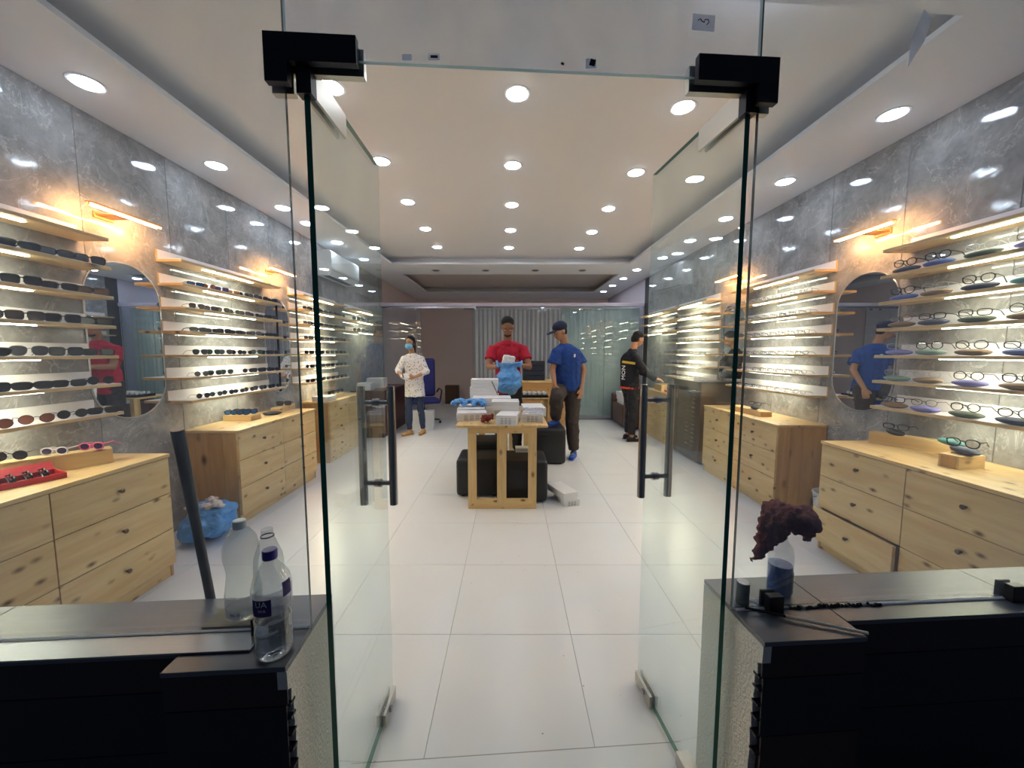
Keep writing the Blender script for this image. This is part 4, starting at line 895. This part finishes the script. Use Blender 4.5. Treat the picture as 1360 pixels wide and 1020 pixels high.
# second table
t = thing('display_table', 'second pine table behind the man in the red shirt, with a black tray', 'table', (.25, 5.12, 0))
obj('table_top', MB().box((-.28, 0, .742), (.28, .60, .762), bev=.001), M['pine_y'], t)
for x in (-.27, .21):
    for y in (.01, .53): obj('leg', MB().box((x, y, 0), (x+.06, y+.05, .742), bev=.002), M['pine_z'], t)
tr = thing('lens_tray', 'black tray with rows of white capped vials on the second table', 'tray', (.27, 5.35, .763), 0)
obj('tray_body', MB().box((-.26, -.14, 0), (.26, .14, .04), bev=.004), M['black'], tr)
vm = MB().lathe([(.0001, 0), (.018, 0), (.018, .03), (.015, .036), (.0001, .036)], 12).mesh('white_cap', M['whiteplastic'], .6)
for i in range(7):
    for j in range(3): link('white_cap', vm, tr, (-.21+.07*i+.02*(j % 2), -.09+.085*j, .035))
t = thing('pay_desk', 'light wooden desk before the partition, behind the man in the blue cap', 'desk', (.60, 6.75, 0))
obj('desk_top', MB().box((-.42, 0, .85), (.42, .5, .885), bev=.003), M['pine_x'], t); obj('front_board', MB().box((-.40, .02, 0), (.40, .045, .85)), wood('ply_front', 'x', base=(176, 130, 78)), t)
for x in (-.40, .375): obj('side_board', MB().box((x, .047, 0), (x+.025, .48, .85)), M['pine_side'], t)
t = thing('dark_stack', 'stack of dark flat drawer trays on the wooden desk by the partition', 'trays', (.43, 6.95, .885))
for k in range(4): obj('tray', MB().box((-.20, -.12, .002+.09*k), (.20, .12, .086+.09*k), bev=.004), plain('dark_navy_tray', srgb(34, 38, 52), .45) if k == 0 else bpy.data.materials['dark_navy_tray'], t)

# ------------------------------------------------------------------ floor things
b = MB(); b.ell((0, 0, .125), (.19, .17, .12)); b.ell((.03, 0, .2), (.15, .13, .09))
t = thing('blue_plastic_bag', 'blue plastic bag full of packing on the floor between the left chests', 'plastic bag', (-2.26, 2.70, .0), .3)
blob('bag_body', b, M['bag'], t, .012, 2, .03, 9)
b = MB(); r = random.Random(9)
for k in range(7): b.ell((r.uniform(-.11, .11), r.uniform(-.08, .08), .265+r.uniform(0, .03)), (.05, .03, .025))
blob('packing_film', b, M['bagpale'], t, .009, 1, .02, 25)
t = thing('plastic_bucket', 'pale plastic bucket on the floor between the right chests', 'bucket', (2.56, 2.87, 0))
obj('bucket_body', MB().lathe([(.0001, .004), (.10, .004), (.105, .0), (.128, .27), (.134, .275), (.134, .285), (.128, .287), (.122, .27), (.10, .012), (.0001, .012)], 28), M['bucket'], t, smooth=.6)
obj('handle', MB().tube([(.134*math.cos(a), .134*math.sin(a)*.9, .262-.05*math.sin(a)) for a in [PI*k/10 for k in range(11)]], .003, 6), M['chrome'], t)
# leaning pipe
t = thing('leaning_pipe', 'dark stained pipe leaning on the left sill', 'pipe', (0, 0, 0))
P0 = Vector((-.938, 1.185, .012)); P1 = Vector((-.866, .955, 1.20)); Pm = P0.lerp(P1, .80)
obj('pipe', MB().tube([P0, Pm], [.0105, .012], 14), M['rust'], t, smooth=.7); obj('rubber_sleeve', MB().tube([Pm, P1], [.0135, .0148], 14), M['black'], t, smooth=.7)
obj('red_band', MB().tube([P0.lerp(P1, .02), P0.lerp(P1, .60)], [.0108, .0118], 14), plain('dull_red_pipe', srgb(66, 42, 38), .5, var=.9, bscale=420), t, smooth=.7)

# ------------------------------------------------------------------ bottles
def text_mesh(txt, size, mat, ext=.0004):
    cu = bpy.data.curves.new('txt', 'FONT'); cu.body = txt; cu.size = size; cu.extrude = ext; cu.align_x = 'CENTER'; cu.align_y = 'CENTER'; cu.resolution_u = 2
    o = bpy.data.objects.new('txt', cu); COL.objects.link(o); dg = bpy.context.evaluated_depsgraph_get(); dg.update()
    me = bpy.data.meshes.new_from_object(o.evaluated_get(dg)); bpy.data.objects.remove(o); me.materials.clear(); me.materials.append(mat); return me
def wrap(me, R, ang, z, up=True):
    for v in me.vertices:
        x, y_, e = v.co; a = ang+x/R; rr_ = R+e+.0006; v.co = Vector((rr_*math.cos(a), rr_*math.sin(a), z+y_))
    me.update(); return me
def water_mat():
    m, nt, b = new_mat('water'); b.inputs['Base Color'].default_value = (.97, .985, .99, 1); b.inputs['Transmission Weight'].default_value = 1; b.inputs['IOR'].default_value = 1.33; b.inputs['Roughness'].default_value = .02
    return m
def bottle(name, label, loc, sc, mat, cap=None, prof=None, water=None, labels=()):
    t = thing(name, label, 'bottle', loc)
    R = prof; b_ = MB().lathe([(r*sc, z*sc) for r, z in R], 28); obj('bottle_body', b_, mat, t, smooth=.8)
    if cap: 
        zt = R[-1][1]*sc; obj('bottle_cap', MB().lathe([(.0001, zt-.016), (.0155, zt-.016), (.016, zt-.014), (.016, zt+.004), (.0145, zt+.006), (.0001, zt+.006)], 20), cap, t, smooth=.6)
    else:
        zt = R[-1][1]*sc; obj('neck_ring', MB().tube([(.0155*math.cos(2*PI*k/20), .0155*math.sin(2*PI*k/20), zt-.02) for k in range(20)], .002, 6, closed=True), M['black'], t)
    if water:
        pr = [(r*sc-.0025, z*sc+.002) for r, z in R if z*sc < water]; pr = [(.0001, pr[0][1])]+pr+[(pr[-1][0], water), (.0001, water)]
        obj('water', MB().lathe(pr, 24), water_mat(), t, smooth=.8)
    return t
P1_ = [(.0001, .006), (.02, .002), (.036, 0), (.044, .008), (.045, .03), (.043, .05), (.045, .07), (.043, .09), (.0445, .11), (.040, .125), (.042, .14), (.046, .16), (.046, .195), (.043, .215), (.030, .238), (.018, .255), (.014, .262), (.0135, .282)]
t = bottle('water_bottle', 'clear water bottle with blue cap and navy label, nearest on the left sill', fw(-.572, -.080, ZW), .90, M['bottle'], M['capblue'], P1_, .095)
ang = math.radians(-84)
obj('pale_wrap', MB().lathe([(.0412, .117), (.0422, .135), (.0422, .174)], 24, a0=ang-1.3, a1=ang+1.9), glass('label_film', (.75, .75, .82), dust=.25, dustcol=(.6, .6, .72)), t, smooth=.8)
obj('navy_label', MB().lathe([(.0417, .120), (.0427, .137), (.0427, .160)], 12, a0=ang-.62, a1=ang+.42), M['label'], t, smooth=.8)
link('label_text', wrap(text_mesh('UA', .019, M['whiteprint']), .0428, ang-.08, .150), t); link('label_text', wrap(text_mesh('WA', .010, M['whiteprint']), .0425, ang-.04, .135), t)
obj('blue_square', MB().lathe([(.0427, .154), (.0420, .178), (.0402, .188)], 8, a0=ang+1.0, a1=ang+1.6), M['label'], t, smooth=.8)
P2_ = [(.0001, .004), (.034, 0), (.042, .006), (.0425, .05), (.042, .075), (.038, .105), (.0355, .125), (.038, .145), (.042, .165), (.042, .195), (.036, .22), (.022, .24), (.015, .248), (.0145, .262)]
t = bottle('water_bottle', 'cloudy empty bottle with white cap, leftmost on the left sill', fw(-.725, .055, ZW+.0045), 1.0, M['bottlecloud'], M['capwhite'], P2_)
obj('pale_wrap', MB().lathe([(.0432, .016), (.0434, .05), (.043, .072)], 24, a0=ang-1.4, a1=ang+1.6), glass('label_film2', (.7, .7, .76), dust=.3, dustcol=(.6, .6, .7)), t, smooth=.8)
link('label_text', wrap(text_mesh('alust', .014, M['label']), .0440, ang, .030), t)
P3_ = [(.0001, .004), (.03, 0), (.037, .006), (.037, .14), (.034, .165), (.02, .205), (.0145, .22), (.0145, .238)]
bottle('water_bottle', 'uncapped clear bottle behind the blue-capped one on the left sill', fw(-.665, .072, ZW), 1.0, M['bottle'], None, P3_)
# spray bottle with rag
t = thing('spray_bottle', 'blue cleaner bottle under the maroon rag on the right sill', 'bottle', fw(.815, .062, ZW))
obj('bottle_body', MB().lathe([(.0001, 0), (.03, 0), (.033, .005), (.033, .12), (.028, .145), (.015, .165), (.0135, .19)], 24), M['bottle'], t, smooth=.7)
obj('blue_liquid', MB().lathe([(.0001, .003), (.0305, .003), (.031, .09), (.0001, .09)], 24), M['liquid'], t, smooth=.7)
obj('green_label', MB().lathe([(.0335, .01), (.0338, .07)], 12, a0=-1.2, a1=.3), M['green'], t, smooth=.7); obj('pump_head', MB().tube([(0, 0, .185), (0, 0, .215), (-.03, -.0, .225)], .012, 10), M['whiteplastic'], t, smooth=.8)
b = MB(); b.ell((.0, 0, .235), (.06, .055, .035)); b.ell((.055, 0, .215), (.05, .05, .045)); b.capsule((.08, 0, .20), (.075, 0, .165), .03, .018)
b.capsule((-.02, 0, .23), (-.05, -.01, .16), .045, .034, (0, 1, 0), .7); b.capsule((-.05, -.01, .16), (-.075, -.01, .115), .034, .018, (0, 1, 0), .6); b.capsule((-.07, -.01, .115), (-.10, -.01, .10), .016, .006)
o = blob('maroon_rag', b, M['maroon'], None, .0055, 2, .016, 32, fw(.815, .062, ZW+.005), (0, 0, .0)); tag(o, 'maroon checked rag draped over the cleaner bottle on the right sill', 'cloth')

# ------------------------------------------------------------------ people
def hand(mb, wrist, d, side, up, s=1.0, curl=.5):
    """palm + five bent fingers. d: pointing direction, side: towards the thumb, up: back of the hand."""
    wrist = Vector(wrist); d = Vector(d).normalized(); side = Vector(side); side = (side-d*side.dot(d)).normalized(); up = side.cross(d); 
    if up.dot(Vector((0, 0, 1))) < 0 and abs(up.z) > .3: up = -up
    pc = wrist+d*.045*s
    mb.capsule(wrist-d*.01, wrist+d*.02*s, .024*s, .026*s, up, .75)
    for k in (-1, 0, 1): mb.capsule(wrist+d*.02*s+side*.018*k*s, wrist+d*.078*s+side*.026*k*s, .016*s, .013*s)
    for k, L in enumerate((.068, .078, .074, .058)):
        off = (.030-.020*k)*s; base = wrist+d*.080*s+side*off; L *= s
        d1 = (d*math.cos(curl)-up*math.sin(curl)); d2 = (d*math.cos(curl*2)-up*math.sin(curl*2))
        k1 = base+d1*L*.5; mb.capsule(base-d*.01, k1, .0088*s, .0082*s); mb.capsule(k1, k1+d2*L*.5, .0082*s, .0070*s)
    tb = wrist+d*.03*s+side*.026*s; t1 = tb+(d*.6+side*.7-up*.2).normalized()*.034*s; mb.capsule(tb, t1, .0125*s, .010*s); mb.capsule(t1, t1+(d*.9+side*.15-up*.3).normalized()*.03*s, .010*s, .0082*s)
def person(name, label, J, skin, s=1.0, body_extra=None, voxel=.0085):
    """J: joints in world space. returns the root Empty"""
    V = {k: Vector(v) for k, v in J.items()}
    t = thing(name, label, 'person', (V['hip'].x, V['hip'].y, 0)); t.location = (0, 0, 0)
    V['shl'].z -= .055*s; V['shr'].z -= .055*s; f = V['face'].normalized(); sd = V['side'].normalized(); upv = Vector((0, 0, 1))
    mb = MB(); H = V['head']; hu = (H-V['neck']).normalized(); fx = sd; fu = f.cross(sd); fu = fu if fu.z > 0 else -fu
    R = Matrix((sd, -f, fu)).transposed()
    mb.ell(H+fu*.02, (.074*s, .092*s, .098*s), R); mb.ell(H+f*.022*s-fu*.035*s, (.058*s, .070*s, .070*s), R); mb.ell(H+f*.045*s-fu*.078*s, (.030*s, .034*s, .026*s), R)
    mb.capsule(H+f*.086*s+fu*.012*s, H+f*.105*s-fu*.022*s, .008*s, .014*s)
    for k in (-1, 1): mb.ell(H+sd*k*.076*s-fu*.008*s, (.010*s, .018*s, .030*s), R)
    chest = V['chest']; hip = V['hip']; bd = V.get('bodyside', sd); ff = V.get('bodyface', f)
    mb.capsule(V['neck']-upv*.03, H-fu*.06*s-f*.015, .055*s, .052*s)
    for k in 'lr': mb.capsule(V['neck']-upv*.055*s, V['sh'+k], .052*s, .046*s)
    mb.capsule(chest, chest.lerp(hip, .6), .15*s, .128*s, ff, .68); mb.capsule(chest.lerp(hip, .6), hip, .128*s, .145*s, ff, .70)
    for k in 'lr':
        mb.capsule(V['sh'+k], V['el'+k], .050*s, .037*s); mb.capsule(V['el'+k], V['wr'+k], .038*s, .025*s)
        dd = V.get('hd'+k, V['wr'+k]-V['el'+k]); hand(mb, V['wr'+k], dd, V.get('th'+k, sd*(1 if k == 'l' else -1)), upv, s, J.get('curl'+k, .5) if not isinstance(J.get('curl'+k, .5), tuple) else .5)
        hp = hip+bd*(-1 if k == 'l' else 1)*.085*s
        mb.capsule(hp, V['kn'+k], .082*s, .054*s); mb.capsule(V['kn'+k], V['kn'+k].lerp(V['an'+k], .3), .052*s, .056*s); mb.capsule(V['kn'+k].lerp(V['an'+k], .3), V['an'+k], .056*s, .034*s)
        mb.capsule(V['an'+k]-upv*.03, V['to'+k], .032*s, .026*s)
    blob('body', mb, skin, t, voxel, 3)
    # face
    for k in (-1, 1):
        e = MB().ell(H+f*.088*s+sd*k*.030*s+fu*.014*s, (.012*s, .008*s, .007*s), R, 10, 6); eo = obj('eye', e, M['eye'], t, smooth=1.5)
        obj('iris', MB().ell(H+f*.0945*s+sd*k*.030*s+fu*.013*s, (.005*s, .003*s, .005*s), R, 8, 5), M['iris'], eo, smooth=1.5)
        obj('eyebrow', MB().tube([H+f*.088*s+sd*k*.016*s+fu*.030*s, H+f*.090*s+sd*k*.03*s+fu*.035*s, H+f*.078*s+sd*k*.046*s+fu*.030*s], [.003*s, .0038*s, .002*s], 6), M['hair'], t)
    V['_R'] = R; V['_fu'] = fu; V['_f'] = f; V['_sd'] = sd; V['_ff'] = ff; V['_bd'] = bd
    return t, V
def mouth(t, V, s=1.0):
    H = V['head']; obj('mouth', MB().ell(H+V['_f']*.088*s-V['_fu']*.048*s, (.022*s, .008*s, .007*s), V['_R'], 10, 6), M['lips'], t, smooth=1.5)
def hair_cap(t, V, s, mat, drop=.0, long=False):
    H = V['head']; R = V['_R']; fu = V['_fu']; f = V['_f']; mb = MB()
    mb.ell(H+fu*.058*s-f*.020*s, (.083*s, .092*s, .080*s), R); mb.ell(H-f*.040*s+fu*.0, (.080*s, .068*s, .086*s), R)
    if long:
        mb.capsule(H-f*.05*s, H-f*.085*s-fu*.15*s, .078*s, .05*s); mb.ell(H-f*.01*s+fu*.0, (.088*s, .072*s, .095*s), R)
    blob('hair', mb, mat, t, .008, 2, .004, 60)
def tshirt(t, V, s, mat, length=.0, sleeve=.62, ease=.022, nm='shirt', fullsleeve=False, flare=0, disp=.008):
    mb = MB(); c_, h_ = V['chest'], V['hip']; ff = V['_ff']; up = Vector((0, 0, 1)); e = ease
    hem = h_-up*length
    for k in 'lr': mb.capsule(V['neck']-up*.052*s, V['sh'+k], .056*s+e*.3, .050*s+e*.35)
    mb.capsule(c_, c_.lerp(h_, .55), .152*s+e, .140*s+e, ff, .74); mb.capsule(c_.lerp(h_, .5), hem, .142*s+e, .150*s+e+flare, ff, .76, end1=False, end0=True)
    mb.capsule(V['neck']-up*.05*s, V['neck']-up*.005*s, .085*s, .062*s, end1=False)
    for k in 'lr':
        a, b2 = V['sh'+k], V['el'+k]
        if fullsleeve: mb.capsule(a, b2, .054*s+e*.4, .046*s+e*.5); mb.capsule(b2, b2.lerp(V['wr'+k], fullsleeve), .046*s+e*.5, .036*s+e*.6, end1=False)
        else: mb.capsule(a, a.lerp(b2, sleeve), .054*s+e*.4, .058*s+e*.8, end1=False)
    return blob(nm, mb, mat, t, .0095, 2, disp, 11)
def trousers(t, V, s, mat, ease=.016, nm='trousers', to=.93, ank=.044):
    mb = MB(); h_ = V['hip']; bd = V['_bd']; up = Vector((0, 0, 1))
    mb.capsule(h_+up*.06, h_-up*.02, .140*s+ease*.3, .150*s+ease*.3, V['_ff'], .72, end0=False)
    for k in 'lr':
        hp = h_+bd*(-1 if k == 'l' else 1)*.083*s; kn, an = V['kn'+k], V['an'+k]
        mb.capsule(hp, kn, .088*s+ease, .060*s+ease); mb.capsule(kn, kn.lerp(an, .35), .060*s+ease, .062*s+ease); mb.capsule(kn.lerp(an, .3), kn.lerp(an, to), .062*s+ease, ank*s+ease, end1=False)
    return blob(nm, mb, mat, t, .0095, 2, .008, 12)
def shoes(t, V, s, mat, sole=None):
    for k in 'lr':
        an, to = V['an'+k], V['to'+k]; d = to-an; d.z = 0; d.normalize(); zb = to.z-.030
        mb = MB(); mb.capsule(an-d*.035+Vector((0, 0, -.035)), an+d*.03+Vector((0, 0, -.03)), .038*s, .040*s); b0 = Vector((an.x, an.y, zb+.034)); mb.capsule(b0-d*.04, b0+d*.14, .040*s, .034*s, (0, 0, 1), .8)
        o = blob('shoe', mb, mat, t, .007, 2)
        sm_ = MB(); sm_.capsule(Vector((an.x, an.y, zb+.008))-d*.05, Vector((an.x, an.y, zb+.008))+d*.15, .042*s, .038*s, (0, 0, 1), .2); obj('sole', sm_, sole or M['whiteplastic'], o)

# man in red: behind the table, looking down into the bag
J = dict(head=(-.035, 4.66, 1.715), face=(.02, -.72, -.62), side=(1, 0, 0), neck=(-.035, 4.74, 1.56), shl=(-.235, 4.76, 1.49), shr=(.165, 4.76, 1.49), chest=(-.035, 4.77, 1.36), hip=(-.03, 4.82, .98), bodyface=(0, -1, 0), bodyside=(1, 0, 0),
         ell=(-.275, 4.66, 1.22), wrl=(-.165, 4.46, 1.225), elr=(.235, 4.66, 1.22), wrr=(.125, 4.46, 1.245), hdl=(.7, -.35, .1), hdr=(-.7, -.35, .1), thl=(0, -.4, 1), thr=(0, -.4, 1),
         knl=(-.13, 4.80, .52), knr=(.08, 4.80, .52), anl=(-.14, 4.88, .09), anr=(.09, 4.88, .09), tol=(-.15, 4.74, .032), tor=(.12, 4.74, .032))
t, V = person('person', 'man in a red T-shirt looking down behind the pine table', J, M['skin']); mouth(t, V); hair_cap(t, V, .97, M['hair'])
tshirt(t, V, 1.0, M['red'], .10, .60, .024); trousers(t, V, 1.0, M['dark']); shoes(t, V, 1.0, M['black'], M['black'])
b = MB(); H = V['head']; b.ell(H+V['_f']*.05-V['_fu']*.082, (.045, .04, .025), V['_R']); blob('beard', b, M['hair'], t, .006, 1)
# man in blue with cap
fc = Vector((-.72, -.50, -.42)); sdv = Vector((.57, -.82, 0)).normalized()
J = dict(head=(.605+.03, 4.80, 1.665), face=(-.80, -.40, -.40), side=(.45, -.89, 0), neck=(.70, 4.84, 1.52), shl=(.585, 4.74, 1.45), shr=(.86, 4.90, 1.44), chest=(.72, 4.83, 1.32), hip=(.745, 4.88, .93), bodyface=(-.55, -.83, 0), bodyside=(.83, -.45, 0),
         ell=(.53, 4.72, 1.18), wrl=(.55, 4.62, 1.0), elr=(.955, 4.86, 1.17), wrr=(.905, 4.74, .94), hdl=(.1, -.3, -.9), hdr=(-.1, -.25, -1), thl=(.8, -.5, 0), thr=(-.8, -.6, 0),
         knl=(.585, 4.62, .80), knr=(.80, 4.78, .50), anl=(.585, 4.80, .54), anr=(.845, 4.90, .09), tol=(.50, 4.68, .492), tor=(.80, 4.78, .032))
J['knl'] = (.565, 4.50, .86)
t, V = person('person', 'man in a blue T-shirt and navy cap, one foot on an ottoman', J, M['skin2']); mouth(t, V); hair_cap(t, V, .88, M['hair'])
tshirt(t, V, 1.10, M['blue'], .01, .66, .034); trousers(t, V, 1.06, M['trouser'], .024); shoes(t, V, 1.0, M['shoeblue'], M['shoeblue'])
H = V['head']; fu, f, sd, R = V['_fu'], V['_f'], V['_sd'], V['_R']
b = MB(); b.ell(H+fu*.058-f*.012, (.088, .100, .078), R); b.ell(H+fu*.05-f*.03, (.084, .088, .066), R); cp = blob('cap', b, M['navycap'], t, .008, 2)
b = MB(); b.ell(H+fu*.040+f*.125, (.070, .075, .009), R); blob('peak', b, M['navycap'], cp, .006, 1)
link('chest_logo', MB().box((-.012, -.001, -.02), (.012, .001, .02)).mesh('chest_logo', M['whiteprint']), t, (.80, 4.655, 1.36), (0, .2, .35))
# woman
J = dict(head=(-1.66, 6.20, 1.545), face=(-.22, -.95, -.10), side=(.97, -.22, 0), neck=(-1.645, 6.25, 1.39), shl=(-1.775, 6.24, 1.34), shr=(-1.50, 6.28, 1.34), chest=(-1.635, 6.27, 1.22), hip=(-1.62, 6.29, .86), bodyface=(-.2, -.98, 0), bodyside=(.98, -.2, 0),
         ell=(-1.87, 6.20, 1.10), wrl=(-1.78, 6.03, 1.02), elr=(-1.40, 6.22, 1.08), wrr=(-1.56, 6.04, 1.0), hdl=(.55, -.5, .05), hdr=(-.9, -.25, -.05), thl=(0, -.2, 1), thr=(0, -.2, 1),
         knl=(-1.72, 6.24, .47), knr=(-1.54, 6.32, .47), anl=(-1.715, 6.26, .08), anr=(-1.51, 6.36, .08), tol=(-1.80, 6.13, .030), tor=(-1.53, 6.22, .030))
t, V = person('person', 'woman in a white patterned tunic with a blue face mask', J, M['skin2'], .92); hair_cap(t, V, .92, M['hair'], long=True)
tshirt(t, V, .92, M['kurta'], .20, .6, .024, 'tunic', .45, .02); trousers(t, V, .90, M['denim'], .006, 'leggings', .97, .042); shoes(t, V, .88, M['tanshoe'], M['tanshoe'])
H = V['head']; b = MB(); b.ell(H+V['_f']*.052-V['_fu']*.040, (.066, .062, .050), V['_R']); blob('face_mask', b, M['mask'], t, .006, 2)
b = MB(); b.ell((0, 0, 0), (.08, .04, .05)); o = blob('white_bundle', b, M['card'], None, .007, 1, .012, 24, (-1.70, 6.0, 1.01), (0, .2, .2)); tag(o, 'white bundle held by the masked woman', 'cloth')
# man in black jacket, back three-quarters, facing the right wall
J = dict(head=(1.985, 5.86, 1.60), face=(.86, .20, -.46), side=(-.22, .97, 0), neck=(1.905, 5.85, 1.46), shl=(1.90, 6.02, 1.37), shr=(1.87, 5.66, 1.37), chest=(1.87, 5.85, 1.24), hip=(1.88, 5.86, .90), bodyface=(.97, .2, 0), bodyside=(-.2, .97, 0),
         ell=(2.05, 6.06, 1.13), wrl=(2.26, 5.98, 1.02), elr=(2.02, 5.62, 1.12), wrr=(2.22, 5.70, .99), hdl=(.9, -.2, -.1), hdr=(.9, .2, -.1), thl=(0, -1, .3), thr=(0, 1, .3),
         knl=(1.93, 5.94, .48), knr=(1.92, 5.78, .48), anl=(1.90, 5.96, .085), anr=(1.90, 5.76, .085), tol=(2.03, 5.98, .030), tor=(2.03, 5.76, .030))
J['shl'], J['shr'] = (1.90, 5.66, 1.37), (1.90, 6.04, 1.37); J['ell'], J['elr'] = J['elr'], J['ell']; J['wrl'], J['wrr'] = J['wrr'], J['wrl']
J['knl'], J['knr'] = J['knr'], J['knl']; J['anl'], J['anr'] = J['anr'], J['anl']; J['tol'], J['tor'] = J['tor'], J['tol']
J['thl'], J['thr'] = (0, 1, .3), (0, -1, .3)
t, V = person('person', 'man in a black jacket with a yellow stripe at the right desk', J, M['skin2'], .97); mouth(t, V, .97); hair_cap(t, V, .97, M['hair'])
tshirt(t, V, .98, plain('black_jacket', srgb(22, 20, 30), .8), .04, .6, .034, 'jacket', .93); trousers(t, V, .97, M['dark'], .016); shoes(t, V, .97, M['black'], M['black'])
mb = MB(); mb.capsule(V['hip']-Vector((0, 0, .035)), V['hip']-Vector((0, 0, .065)), .178, .178, V['_ff'], .80, end0=False, end1=False); blob('red_hem', mb, M['orange'], t, .009, 1)
mb = MB(); mb.box((-.10, -.002, -.018), (.10, .002, .018)); link('yellow_stripe', mb.mesh('yellow_stripe', M['yellow']), t, (1.795, 5.668, 1.245), (0, .12, -.60))
link('white_lettering', text_mesh('MON', .095, M['whiteprint'], .002), t, (1.742, 5.735, 1.09), (PI/2, -PI/2, -.95))
print('objects', len(bpy.data.objects), 'tris', sum(len(m.polygons) for m in bpy.data.meshes))
